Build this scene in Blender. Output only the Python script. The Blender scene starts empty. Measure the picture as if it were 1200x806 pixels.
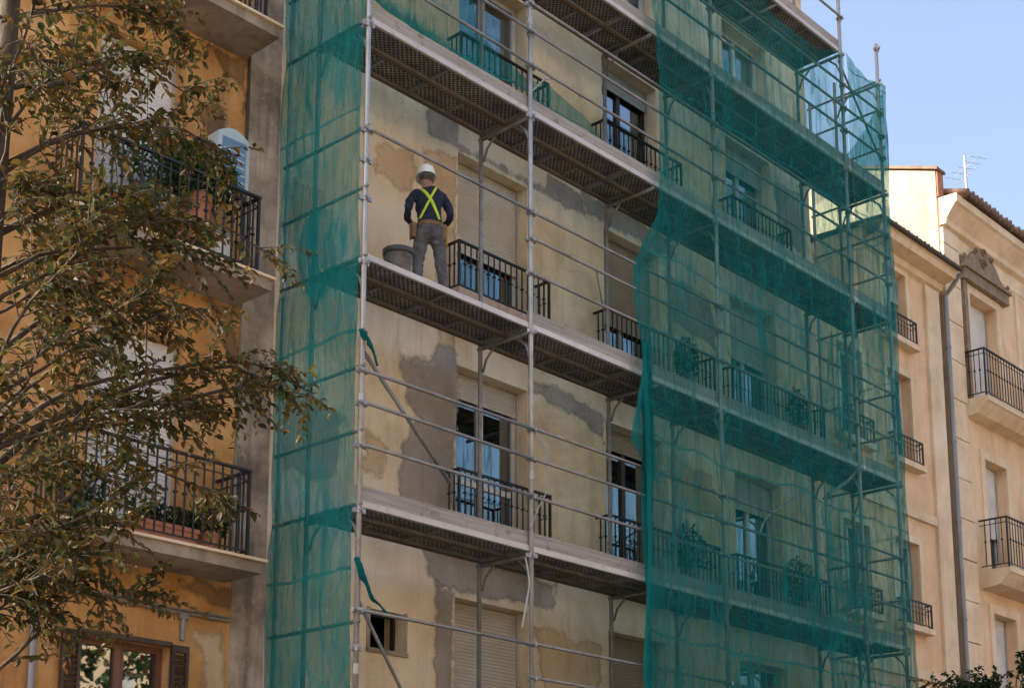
import bpy, bmesh, math, random
from mathutils import Vector, Matrix, noise
from mathutils.bvhtree import BVHTree

random.seed(7)
R = math.radians
scene = bpy.context.scene
COL = scene.collection

# ------------------------------------------------------------------ camera
cam = bpy.data.cameras.new('camera')
camo = bpy.data.objects.new('camera', cam)
COL.objects.link(camo)
camo.location = (-11.376, -12.925, 1.626)
camo.rotation_euler = (R(90 + 11.059), 0, -R(47.353))
cam.sensor_fit = 'HORIZONTAL'
cam.sensor_width = 36.0
cam.lens = 1775.5 / 1200 * 36
cam.shift_x = -0.0009
cam.shift_y = (732.5 - 403) / 1200
cam.clip_start = 0.1
cam.clip_end = 3000
scene.camera = camo

# ------------------------------------------------------------------ sky and sun
SUN_EL = R(33)
SUN_AZ = math.atan2(-0.80, 0.60)           # from +y towards +x: low over the roofs, from the left and behind the facades
world = bpy.data.worlds.new('World')
scene.world = world
world.use_nodes = True
wn = world.node_tree
sky = wn.nodes.new('ShaderNodeTexSky')
sky.sky_type = 'NISHITA'
sky.sun_disc = False
sky.sun_elevation = SUN_EL
sky.sun_rotation = SUN_AZ
sky.altitude = 0
sky.air_density = 0.85
sky.dust_density = 7.0
sky.ozone_density = 0.5
wn.links.new(sky.outputs[0], wn.nodes['Background'].inputs[0])
wn.nodes['Background'].inputs[1].default_value = 0.15
sun = bpy.data.lights.new('sun', 'SUN')
suno = bpy.data.objects.new('sun', sun)
COL.objects.link(suno)
sun.energy = 2.6
sun.angle = R(0.6)
sun.color = (1.0, 0.90, 0.78)
sv = Vector((math.sin(SUN_AZ) * math.cos(SUN_EL), math.cos(SUN_AZ) * math.cos(SUN_EL), math.sin(SUN_EL)))
suno.rotation_euler = sv.to_track_quat('Z', 'Y').to_euler()
suno.location = (0, 0, 60)
vs = scene.view_settings
vs.view_transform = 'Standard'
vs.look = 'None'
vs.exposure = 1.7
vs.gamma = 1.0
vs.use_curve_mapping = False
scene.render.engine = 'CYCLES'
scene.cycles.max_bounces = 7
scene.cycles.diffuse_bounces = 4
scene.cycles.transparent_max_bounces = 24
scene.cycles.use_denoising = True


# ------------------------------------------------------------------ helpers
WPOS = {}


def link(o, parent=None, loc=(0, 0, 0)):
    """link o at world position loc; parts keep world coordinates under their thing"""
    COL.objects.link(o)
    loc = Vector(loc)
    o.location = loc
    WPOS[o.name] = loc.copy()
    if parent is not None:
        o.parent = parent
        o.matrix_parent_inverse = Matrix.Translation(-WPOS[parent.name])
    return o


def tag(o, label=None, cat=None, group=None, kind=None):
    if label: o['label'] = label
    if cat: o['category'] = cat
    if group: o['group'] = group
    if kind: o['kind'] = kind
    return o


def thing(name, loc, label, cat, group=None):
    o = bpy.data.objects.new(name, None)
    o.empty_display_size = 0.2
    link(o, None, loc)
    return tag(o, label, cat, group)


def inst(name, mesh, parent, loc, rot=None, scale=None):
    o = bpy.data.objects.new(name, mesh)
    link(o, parent, loc)
    if rot is not None: o.rotation_euler = rot
    if scale is not None: o.scale = scale
    return o


class MB:
    def __init__(s):
        s.v = []; s.f = []; s.mi = []; s.m = 0

    def add(s, vs_, fs):
        b = len(s.v)
        s.v += [tuple(p) for p in vs_]
        for f in fs:
            s.f.append(tuple(b + i for i in f)); s.mi.append(s.m)
        return s

    def box(s, x0, x1, y0, y1, z0, z1):
        return s.add([(x0, y0, z0), (x1, y0, z0), (x1, y1, z0), (x0, y1, z0), (x0, y0, z1), (x1, y0, z1), (x1, y1, z1), (x0, y1, z1)],
                     [(0, 3, 2, 1), (4, 5, 6, 7), (0, 1, 5, 4), (1, 2, 6, 5), (2, 3, 7, 6), (3, 0, 4, 7)])

    def path(s, pts, r, n=8, cap=True):
        pts = [Vector(p) for p in pts]
        rs = r if isinstance(r, (list, tuple)) else [r] * len(pts)
        b = len(s.v)
        prev = None
        for i, p in enumerate(pts):
            d = (pts[min(i + 1, len(pts) - 1)] - pts[max(i - 1, 0)])
            if d.length < 1e-9: d = Vector((0, 0, 1))
            d.normalize()
            if prev is None:
                a = Vector((0, 0, 1)) if abs(d.z) < .9 else Vector((1, 0, 0))
            else:
                a = prev
            u = d.cross(a)
            if u.length < 1e-6: u = d.orthogonal()
            u.normalize(); w = u.cross(d).normalized(); prev = w
            for k in range(n):
                t = 2 * math.pi * k / n
                s.v.append(tuple(p + (u * math.cos(t) + w * math.sin(t)) * rs[i]))
        for i in range(len(pts) - 1):
            for k in range(n):
                k2 = (k + 1) % n
                s.f.append((b + i * n + k, b + i * n + k2, b + (i + 1) * n + k2, b + (i + 1) * n + k)); s.mi.append(s.m)
        if cap:
            s.f.append(tuple(b + k for k in range(n))[::-1]); s.mi.append(s.m)
            e = b + (len(pts) - 1) * n
            s.f.append(tuple(e + k for k in range(n))); s.mi.append(s.m)
        return s

    def lathe(s, prof, n=24, c=(0, 0, 0)):
        b = len(s.v)
        for r, z in prof:
            for k in range(n):
                t = 2 * math.pi * k / n
                s.v.append((c[0] + r * math.cos(t), c[1] + r * math.sin(t), c[2] + z))
        for i in range(len(prof) - 1):
            for k in range(n):
                k2 = (k + 1) % n
                s.f.append((b + i * n + k, b + i * n + k2, b + (i + 1) * n + k2, b + (i + 1) * n + k)); s.mi.append(s.m)
        return s

    def prism(s, poly, y0, y1):
        """polygon of (x, z) extruded from y0 to y1"""
        n = len(poly)
        vs_ = [(x, y0, z) for x, z in poly] + [(x, y1, z) for x, z in poly]
        fs = [tuple(range(n)), tuple(range(2 * n - 1, n - 1, -1))]
        fs += [(i, n + i, n + (i + 1) % n, (i + 1) % n) for i in range(n)]
        return s.add(vs_, fs)

    def extrude_x(s, prof, x0, x1):
        """profile of (y, z) points swept along x, open"""
        n = len(prof)
        vs_ = [(x0, y, z) for y, z in prof] + [(x1, y, z) for y, z in prof]
        return s.add(vs_, [(i, i + 1, n + i + 1, n + i) for i in range(n - 1)])

    def mesh(s, name, mats, smooth=False, fix=True):
        me = bpy.data.meshes.new(name)
        me.from_pydata(s.v, [], s.f)
        for m in (mats if isinstance(mats, (list, tuple)) else [mats]): me.materials.append(m)
        me.polygons.foreach_set('material_index', s.mi)
        if fix:
            bm = bmesh.new(); bm.from_mesh(me)
            bmesh.ops.recalc_face_normals(bm, faces=bm.faces)
            bm.to_mesh(me); bm.free()
        if smooth:
            me.polygons.foreach_set('use_smooth', [True] * len(me.polygons))
        me.update()
        return me

    def build(s, name, mats, parent=None, smooth=False, fix=True, loc=(0, 0, 0)):
        o = bpy.data.objects.new(name, s.mesh(name, mats, smooth, fix))
        return link(o, parent, loc)


# ------------------------------------------------------------------ materials
MATS = {}


def newmat(name):
    m = bpy.data.materials.new(name)
    m.use_nodes = True
    nt = m.node_tree
    nt.nodes.clear()
    out = nt.nodes.new('ShaderNodeOutputMaterial')
    MATS[name] = m
    return m, nt, out


def nd(nt, t, **kw):
    n = nt.nodes.new(t)
    for k, v in kw.items():
        if k.startswith('i_'):
            n.inputs[int(k[2:]) if k[2:].isdigit() else k[2:]].default_value = v
        else:
            setattr(n, k, v)
    return n


def ramp(nt, src, stops, interp='LINEAR'):
    r = nt.nodes.new('ShaderNodeValToRGB')
    r.color_ramp.interpolation = interp
    e = r.color_ramp.elements
    while len(e) < len(stops): e.new(0.5)
    for el, (p, c) in zip(e, stops):
        el.position = p
        el.color = (*c, 1) if len(c) == 3 else c
    nt.links.new(src, r.inputs[0])
    return r.outputs[0]


def noise_tex(nt, scale, detail=6, rough=.6, stretch=(1, 1, 1), dist=0.0, obj=True):
    tc = nt.nodes.new('ShaderNodeTexCoord')
    mp = nt.nodes.new('ShaderNodeMapping')
    mp.inputs['Scale'].default_value = stretch
    nt.links.new(tc.outputs['Object'], mp.inputs[0])
    n = nd(nt, 'ShaderNodeTexNoise')
    n.inputs['Scale'].default_value = scale
    n.inputs['Detail'].default_value = detail
    n.inputs['Roughness'].default_value = rough
    n.inputs['Distortion'].default_value = dist
    nt.links.new(mp.outputs[0], n.inputs['Vector'])
    return n.outputs[0]


def mixc(nt, a, b, fac, mode='MIX'):
    m = nt.nodes.new('ShaderNodeMix')
    m.data_type = 'RGBA'
    m.blend_type = mode
    for k, v in (('A', a), ('B', b)):
        i = [x for x in m.inputs if x.name == k and x.type == 'RGBA'][0]
        if hasattr(v, 'node'): nt.links.new(v, i)
        else: i.default_value = (*v, 1)
    f = m.inputs[0]
    if hasattr(fac, 'node'): nt.links.new(fac, f)
    else: f.default_value = fac
    return [x for x in m.outputs if x.type == 'RGBA'][0]


def maths(nt, op, a, b=None, c=None):
    m = nt.nodes.new('ShaderNodeMath'); m.operation = op
    for i, v in enumerate((a, b, c)):
        if v is None: continue
        if hasattr(v, 'node'): nt.links.new(v, m.inputs[i])
        else: m.inputs[i].default_value = v
    return m.outputs[0]


def objz(nt, axis=2):
    tc = nt.nodes.new('ShaderNodeTexCoord')
    s = nt.nodes.new('ShaderNodeSeparateXYZ')
    nt.links.new(tc.outputs['Object'], s.inputs[0])
    return s.outputs[axis]


def finish(nt, out, col, rough=.85, metal=0.0, bump=None, bump_str=.3, bump_dist=.02, spec=None):
    p = nt.nodes.new('ShaderNodeBsdfPrincipled')
    if hasattr(col, 'node'): nt.links.new(col, p.inputs['Base Color'])
    else: p.inputs['Base Color'].default_value = (*col, 1)
    if hasattr(rough, 'node'): nt.links.new(rough, p.inputs['Roughness'])
    else: p.inputs['Roughness'].default_value = rough
    p.inputs['Metallic'].default_value = metal
    if spec is not None: p.inputs['Specular IOR Level'].default_value = spec
    if bump is not None:
        b = nt.nodes.new('ShaderNodeBump')
        b.inputs['Strength'].default_value = bump_str
        b.inputs['Distance'].default_value = bump_dist
        nt.links.new(bump, b.inputs['Height'])
        nt.links.new(b.outputs[0], p.inputs['Normal'])
    nt.links.new(p.outputs[0], out.inputs[0])


def stucco(name, base, dark, light, stain, stain_amt=.6, bands=None, crack=True, streak=True):
    m, nt, out = newmat(name)
    n1 = noise_tex(nt, 1.1, 7, .62)
    c = ramp(nt, n1, [(.38, dark), (.51, base), (.64, light)])
    n2 = noise_tex(nt, .55, 8, .68, (1, 1, .8), 1.2)
    c = mixc(nt, c, stain, ramp(nt, n2, [(.52, (0, 0, 0)), (.66, (stain_amt,) * 3)]))
    if streak:
        n3 = noise_tex(nt, 3.0, 5, .6, (1.6, 1.6, .12))
        c = mixc(nt, c, stain, ramp(nt, n3, [(.53, (0, 0, 0)), (.68, (stain_amt * .8,) * 3)]))
    n5 = noise_tex(nt, 9, 6, .7)
    c = mixc(nt, c, light, ramp(nt, n5, [(.56, (0, 0, 0)), (.66, (.4,) * 3)]))
    if bands:
        z = objz(nt)
        wob = maths(nt, 'MULTIPLY_ADD', noise_tex(nt, 1.6, 5, .6), .30, -.15)
        zz = maths(nt, 'ADD', z, wob)
        tot = None
        for zc, hw in bands:
            d = maths(nt, 'ABSOLUTE', maths(nt, 'SUBTRACT', zz, zc))
            mr = nd(nt, 'ShaderNodeMapRange'); mr.clamp = True
            nt.links.new(d, mr.inputs[0])
            mr.inputs[1].default_value = hw * .4; mr.inputs[2].default_value = hw
            mr.inputs[3].default_value = 1; mr.inputs[4].default_value = 0
            tot = mr.outputs[0] if tot is None else maths(nt, 'MAXIMUM', tot, mr.outputs[0])
        tot = maths(nt, 'MULTIPLY', tot, ramp(nt, noise_tex(nt, 1.3, 5, .6), [(.3, (.25,) * 3), (.6, (.85,) * 3)]))
        c = mixc(nt, c, (.78, .71, .60), tot)
    if crack:
        vo = nt.nodes.new('ShaderNodeTexVoronoi'); vo.feature = 'DISTANCE_TO_EDGE'
        vo.inputs['Scale'].default_value = .9
        tc = nt.nodes.new('ShaderNodeTexCoord')
        ad = nd(nt, 'ShaderNodeMix'); ad.data_type = 'VECTOR'
        nn = nd(nt, 'ShaderNodeTexNoise'); nn.inputs['Scale'].default_value = 2.2; nn.inputs['Detail'].default_value = 6
        nt.links.new(tc.outputs['Object'], nn.inputs['Vector'])
        vm = nd(nt, 'ShaderNodeVectorMath'); vm.operation = 'MULTIPLY_ADD'
        nt.links.new(nn.outputs['Color'], vm.inputs[0]); vm.inputs[1].default_value = (.9, .9, .9)
        nt.links.new(tc.outputs['Object'], vm.inputs[2])
        nt.links.new(vm.outputs[0], vo.inputs['Vector'])
        cr = ramp(nt, vo.outputs['Distance'], [(0, (1,) * 3), (.007, (0,) * 3)])
        cr = maths(nt, 'MULTIPLY', cr, ramp(nt, noise_tex(nt, .8, 3), [(.52, (0,) * 3), (.62, (.55,) * 3)]))
        c = mixc(nt, c, tuple(x * .35 for x in base), cr)
    finish(nt, out, c, .92, 0, noise_tex(nt, 26, 8, .7), .35, .012)
    return m


F = [3.55, 6.95, 10.35, 13.65, 16.75]
M = {}
M['beige'] = stucco('beige_render', (.73, .595, .405), (.63, .49, .315), (.79, .67, .50), (.44, .355, .255), .55,
                    bands=[(f - .12, .34) for f in F])
M['ochre'] = stucco('ochre_render', (.55, .285, .095), (.43, .205, .062), (.63, .37, .155), (.20, .11, .05), .6)
M['grey_render'] = stucco('grey_render', (.38, .295, .22), (.20, .152, .112), (.56, .46, .36), (.10, .075, .056), .85)
M['peach'] = stucco('peach_render', (.75, .52, .31), (.69, .46, .265), (.79, .58, .375), (.46, .32, .20), .4, crack=False)
M['cream'] = stucco('cream_stone', (.76, .585, .385), (.68, .51, .325), (.80, .65, .46), (.46, .34, .22), .4, crack=False)
M['side_yellow'] = stucco('sunny_side_render', (.47, .37, .27), (.42, .325, .23), (.53, .43, .325), (.33, .24, .16), .6, crack=False)
M['concrete'] = stucco('balcony_concrete', (.31, .25, .19), (.22, .175, .13), (.41, .34, .265), (.13, .10, .078), .65, crack=False)
M['patch_grey'] = stucco('mortar_patch', (.36, .31, .255), (.27, .23, .185), (.46, .40, .335), (.20, .165, .13), .5, crack=False)
M['patch_brown'] = stucco('brown_patch', (.62, .455, .275), (.53, .37, .21), (.68, .52, .34), (.42, .295, .18), .5, crack=False)
M['asphalt'] = stucco('asphalt', (.05, .05, .05), (.04, .04, .04), (.07, .07, .068), (.03, .03, .03), .4, streak=False)
M['paving'] = stucco('paving', (.13, .12, .105), (.10, .092, .08), (.17, .155, .135), (.08, .075, .065), .4, streak=False)


def simple(name, c0, c1, scale=6, rough=.6, metal=0, bump=.15, stretch=(1, 1, 1), rust=None, spec=None, bdist=.004):
    m, nt, out = newmat(name)
    n = noise_tex(nt, scale, 6, .65, stretch)
    c = ramp(nt, n, [(.32, c0), (.68, c1)])
    if rust:
        c = mixc(nt, c, rust, ramp(nt, noise_tex(nt, scale * .8 + 1.3, 7, .7), [(.57, (0,) * 3), (.66, (.8,) * 3)]))
    finish(nt, out, c, rough, metal, n, bump, bdist, spec)
    M[name] = m
    return m


simple('galvanised', (.30, .30, .295), (.46, .455, .445), 5, .48, .55, .1, (1, 1, .5), rust=(.30, .24, .19))
simple('galvanised_rail', (.19, .19, .188), (.32, .318, .31), 5, .5, .5, .1, (.5, 1, 1), rust=(.17, .12, .08))
simple('galvanised_dull', (.17, .17, .165), (.28, .275, .265), 5, .6, .35, .15, rust=(.20, .14, .09))
simple('coupler_steel', (.26, .27, .28), (.44, .45, .46), 30, .5, .6, .2, rust=(.25, .14, .07))
simple('edge_alu', (.47, .43, .38), (.64, .59, .53), 3, .5, .25, .1, (.3, 1, 1), rust=(.34, .27, .2))
simple('beam_rust', (.07, .05, .036), (.14, .10, .075), 4, .75, .1, .3, (.4, 1, 1))
simple('toe_timber', (.25, .225, .195), (.43, .395, .35), 7, .85, 0, .5, (.12, 1, 4), rust=(.18, .15, .12))
simple('black_iron', (.012, .012, .013), (.03, .028, .026), 12, .5, .3, .2, rust=(.05, .03, .02))
simple('brown_iron', (.04, .032, .026), (.085, .065, .05), 12, .6, .2, .2)
simple('white_frame', (.55, .54, .50), (.70, .69, .65), 5, .5, 0, .1)
simple('grey_frame', (.36, .35, .33), (.48, .47, .44), 5, .55, 0, .1)
simple('white_shutter', (.55, .54, .52), (.72, .71, .69), 1.5, .55, 0, .08)
simple('beige_shutter', (.42, .385, .32), (.54, .50, .43), 1.5, .55, 0, .08)
simple('brown_shutter', (.27, .20, .14), (.37, .29, .21), 1.5, .6, 0, .08)
simple('grey_shutter', (.36, .345, .31), (.47, .455, .42), 1.5, .6, 0, .08)
simple('dark_wood', (.035, .02, .014), (.075, .045, .03), 9, .5, 0, .25, (2, 2, .2))
simple('red_wood', (.12, .05, .028), (.20, .09, .05), 9, .5, 0, .25, (2, 2, .2))
simple('terracotta', (.34, .13, .07), (.50, .21, .12), 8, .85, 0, .2)
simple('bark', (.035, .026, .02), (.09, .07, .052), 14, .95, 0, .8, (1, 1, .25), bdist=.02)
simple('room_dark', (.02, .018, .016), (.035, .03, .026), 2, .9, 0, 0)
simple('curtain', (.45, .45, .44), (.62, .62, .60), 8, .9, 0, .4, (6, 1, .2))
simple('roof_tile', (.10, .075, .06), (.24, .15, .10), 6, .85, 0, .4)
simple('brick_red', (.30, .13, .07), (.42, .21, .12), 9, .9, 0, .4)
simple('zinc', (.20, .205, .21), (.32, .325, .33), 4, .5, .4, .1, (1, 1, .3))
simple('ac_white', (.40, .50, .54), (.50, .60, .64), 3, .4, 0, .05)
simple('pvc_grey', (.16, .15, .14), (.26, .245, .225), 5, .5, 0, .1)
simple('crest_stone', (.17, .115, .07), (.32, .235, .155), 5, .8, 0, .5)
simple('helmet_white', (.74, .74, .73), (.82, .82, .81), 4, .3, 0, .03)
simple('navy_knit', (.008, .013, .030), (.016, .025, .052), 14, .9, 0, .5)
simple('work_jeans', (.055, .055, .065), (.125, .12, .125), 9, .9, 0, .5, rust=(.17, .16, .15), bdist=.012)
simple('skin', (.30, .15, .09), (.38, .20, .13), 20, .55, 0, .1)
simple('hiviz', (.55, .72, .03), (.66, .80, .06), 12, .6, 0, .1)
simple('leather', (.12, .065, .024), (.24, .135, .05), 16, .7, 0, .4)
simple('tool_yellow', (.38, .24, .03), (.50, .33, .05), 9, .5, 0, .1)
simple('boot', (.03, .022, .017), (.07, .05, .04), 14, .7, 0, .3)
simple('bucket_plastic', (.03, .035, .04), (.06, .065, .07), 6, .45, 0, .1)
simple('bucket_smeared', (.09, .09, .09), (.30, .285, .255), 5, .8, 0, .3)
simple('mortar', (.32, .30, .27), (.42, .40, .36), 14, .95, 0, .6)
simple('white_cord', (.36, .37, .36), (.48, .49, .48), 8, .6, 0, .1)
simple('soil', (.03, .022, .015), (.06, .045, .03), 20, .95, 0, .5)
simple('bricks_fascia', (.36, .25, .19), (.52, .42, .34), 7, .9, 0, .5, rust=(.30, .14, .08))
simple('blue_object', (.10, .20, .32), (.16, .28, .42), 4, .5)
simple('dark_green_pot', (.02, .05, .04), (.04, .08, .06), 4, .5)

# perforated steel decking: fine punched relief
m, nt, out = newmat('deck_pan')
tc = nt.nodes.new('ShaderNodeTexCoord')
mp = nt.nodes.new('ShaderNodeMapping'); mp.inputs['Scale'].default_value = (18, 18, 1); mp.inputs['Rotation'].default_value = (0, 0, R(45))
nt.links.new(tc.outputs['Object'], mp.inputs[0])
vo = nt.nodes.new('ShaderNodeTexVoronoi')
vo.voronoi_dimensions = '2D'; vo.inputs['Scale'].default_value = 1.0; vo.inputs['Randomness'].default_value = .12
nt.links.new(mp.outputs[0], vo.inputs['Vector'])
hole = ramp(nt, vo.outputs['Distance'], [(.30, (0,) * 3), (.42, (1,) * 3)])
c = mixc(nt, (.012, .012, .012), ramp(nt, noise_tex(nt, 2.2, 7, .7), [(.36, (.12, .112, .105)), (.64, (.36, .345, .325))]), hole)
finish(nt, out, c, .6, .2, hole, .6, .01)
M['deck_pan'] = m

# window glass: part mirror, part see-through
m, nt, out = newmat('window_glass')
g = nd(nt, 'ShaderNodeBsdfGlossy'); g.inputs['Roughness'].default_value = .015; g.inputs['Color'].default_value = (.85, .92, 1, 1)
t = nd(nt, 'ShaderNodeBsdfTransparent'); t.inputs['Color'].default_value = (.62, .66, .66, 1)
bp = nd(nt, 'ShaderNodeBump'); bp.inputs['Strength'].default_value = .06; bp.inputs['Distance'].default_value = .01
nt.links.new(noise_tex(nt, 2.2, 1, .4), bp.inputs['Height']); nt.links.new(bp.outputs[0], g.inputs['Normal'])
mx = nd(nt, 'ShaderNodeMixShader'); mx.inputs[0].default_value = .27
nt.links.new(t.outputs[0], mx.inputs[1]); nt.links.new(g.outputs[0], mx.inputs[2]); nt.links.new(mx.outputs[0], out.inputs[0])
M['glass'] = m

# debris netting: woven strands over open holes, density per vertex (single, folded double, bunched)
m, nt, out = newmat('debris_net')
at = nd(nt, 'ShaderNodeAttribute'); at.attribute_name = 'dens'
n1 = noise_tex(nt, 2.2, 6, .62, (1.5, 1.5, .35), .6)
n2 = noise_tex(nt, 70, 2, .5)
k = maths(nt, 'MULTIPLY_ADD', n1, .45, .76)
k = maths(nt, 'MULTIPLY', at.outputs['Fac'], k)
k = maths(nt, 'ADD', k, maths(nt, 'MULTIPLY_ADD', n2, .10, -.05))
def crease(stretch, scale, rot, amt, lo=.93, hi=.985):
    tc_ = nt.nodes.new('ShaderNodeTexCoord'); mp_ = nt.nodes.new('ShaderNodeMapping')
    mp_.inputs['Scale'].default_value = stretch; mp_.inputs['Rotation'].default_value = rot
    nt.links.new(tc_.outputs['Object'], mp_.inputs[0])
    n_ = nd(nt, 'ShaderNodeTexNoise'); n_.inputs['Scale'].default_value = scale; n_.inputs['Detail'].default_value = 2; n_.inputs['Distortion'].default_value = .35
    nt.links.new(mp_.outputs[0], n_.inputs['Vector'])
    r_ = maths(nt, 'SUBTRACT', 1.0, maths(nt, 'ABSOLUTE', maths(nt, 'MULTIPLY_ADD', n_.outputs[0], 2, -1)))
    return ramp(nt, r_, [(lo, (0,) * 3), (hi, (amt,) * 3)])


for cr_ in (crease((3, 3, .35), .9, (0, R(14), 0), .20), crease((3, 3, .4), 1.1, (0, R(-32), R(20)), .16), crease((4, 4, .5), 1.7, (0, R(55), 0), .12, .95)):
    k = maths(nt, 'ADD', k, cr_)
# sewn seams between net rolls, sagging a little
zs_ = maths(nt, 'MULTIPLY_ADD', noise_tex(nt, .7, 2, .5), .35, objz(nt))
fr = maths(nt, 'FRACT', maths(nt, 'MULTIPLY', zs_, 1 / 2.9))
k = maths(nt, 'ADD', k, ramp(nt, fr, [(.0, (.3,) * 3), (.012, (.3,) * 3), (.016, (0,) * 3)]))
kc = nd(nt, 'ShaderNodeClamp'); nt.links.new(k, kc.inputs[0]); kc.inputs[1].default_value = .03; kc.inputs[2].default_value = .96
col = ramp(nt, noise_tex(nt, 1.4, 5, .6), [(.3, (.010, .158, .160)), (.7, (.018, .232, .232))])
d = nd(nt, 'ShaderNodeBsdfDiffuse'); tl = nd(nt, 'ShaderNodeBsdfTranslucent')
nt.links.new(col, d.inputs[0]); nt.links.new(mixc(nt, col, (.022, .40, .40), .5), tl.inputs[0])
bp = nd(nt, 'ShaderNodeBump'); bp.inputs['Strength'].default_value = .5; bp.inputs['Distance'].default_value = .05
nt.links.new(noise_tex(nt, 5, 4, .6, (1.6, 1.6, .3), 1.0), bp.inputs['Height']); nt.links.new(bp.outputs[0], d.inputs['Normal'])
ms = nd(nt, 'ShaderNodeMixShader'); ms.inputs[0].default_value = .42
nt.links.new(d.outputs[0], ms.inputs[1]); nt.links.new(tl.outputs[0], ms.inputs[2])
tp = nd(nt, 'ShaderNodeBsdfTransparent'); tp.inputs[0].default_value = (.80, .95, .91, 1)
mx = nd(nt, 'ShaderNodeMixShader')
nt.links.new(kc.outputs[0], mx.inputs[0]); nt.links.new(tp.outputs[0], mx.inputs[1]); nt.links.new(ms.outputs[0], mx.inputs[2])
nt.links.new(mx.outputs[0], out.inputs[0])
M['net'] = m


def leaf_mat(name):
    m, nt, out = newmat(name)
    at = nd(nt, 'ShaderNodeAttribute'); at.attribute_name = 'tint'
    d = nd(nt, 'ShaderNodeBsdfPrincipled'); d.inputs['Roughness'].default_value = .55; d.inputs['Specular IOR Level'].default_value = .25
    nt.links.new(at.outputs['Color'], d.inputs['Base Color'])
    tl = nd(nt, 'ShaderNodeBsdfTranslucent'); nt.links.new(at.outputs['Color'], tl.inputs[0])
    ms = nd(nt, 'ShaderNodeMixShader'); ms.inputs[0].default_value = .35
    nt.links.new(d.outputs[0], ms.inputs[1]); nt.links.new(tl.outputs[0], ms.inputs[2]); nt.links.new(ms.outputs[0], out.inputs[0])
    M[name] = m


leaf_mat('leaf')

# ------------------------------------------------------------------ ground
WY = 1.70
tag(MB().add([(-1500, -1500, 0), (1500, -1500, 0), (1500, 1500, 0), (-1500, 1500, 0)], [(0, 1, 2, 3)]).build('ground', M['paving']), kind='structure')
tag(MB().add([(-600, -10.5, .004), (600, -10.5, .004), (600, -3.0, .004), (-600, -3.0, .004)], [(0, 1, 2, 3)]).build('road', M['asphalt']), kind='structure')
tag(MB().box(-600, 600, -2.98, 14, .006, .14).build('pavement', M['paving']), kind='structure')


# ------------------------------------------------------------------ facade tools
def facade(parent, name, mat, x0, x1, z0, z1, y, openings, recess, depth=11.0, top=True):
    """front sheet with real openings and reveals, plus sides, roof slab and back: one wall part"""
    xs = sorted({x0, x1, *[o[0] for o in openings], *[o[1] for o in openings]})
    zs = sorted({z0, z1, *[o[2] for o in openings], *[o[3] for o in openings]})
    b = MB()
    inside = lambda cx, cz: any(o[0] < cx < o[1] and o[2] < cz < o[3] for o in openings)
    for i in range(len(xs) - 1):
        for j in range(len(zs) - 1):
            if not inside((xs[i] + xs[i + 1]) / 2, (zs[j] + zs[j + 1]) / 2):
                b.add([(xs[i], y, zs[j]), (xs[i + 1], y, zs[j]), (xs[i + 1], y, zs[j + 1]), (xs[i], y, zs[j + 1])], [(0, 1, 2, 3)])
    for o in openings:
        a, c, e, f = o[:4]
        r = y + recess + .12
        b.add([(a, y, e), (a, r, e), (a, r, f), (a, y, f)], [(0, 1, 2, 3)])
        b.add([(c, y, e), (c, r, e), (c, r, f), (c, y, f)], [(3, 2, 1, 0)])
        b.add([(a, y, f), (c, y, f), (c, r, f), (a, r, f)], [(3, 2, 1, 0)])
        b.add([(a, y, e), (c, y, e), (c, r, e), (a, r, e)], [(0, 1, 2, 3)])
    yb = y + depth
    b.add([(x0, y, z0), (x0, yb, z0), (x0, yb, z1), (x0, y, z1)], [(0, 1, 2, 3)])
    b.add([(x1, y, z0), (x1, yb, z0), (x1, yb, z1), (x1, y, z1)], [(3, 2, 1, 0)])
    b.add([(x0, yb, z0), (x1, yb, z0), (x1, yb, z1), (x0, yb, z1)], [(3, 2, 1, 0)])
    if top: b.add([(x0, y, z1), (x1, y, z1), (x1, yb, z1), (x0, yb, z1)], [(0, 1, 2, 3)])
    return b.build(name, mat, parent, fix=False)


def slat_sheet(x0, x1, z0, z1, y, pitch=.05, bow=.011):
    n = max(2, int(round((z1 - z0) / pitch)))
    h = (z1 - z0) / n
    prof = []
    for i in range(n):
        z = z0 + i * h
        prof += [(y, z), (y - bow * .8, z + h * .3), (y - bow, z + h * .6), (y - bow * .5, z + h * .9)]
    prof.append((y, z1))
    return MB().extrude_x(prof, x0, x1)


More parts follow.
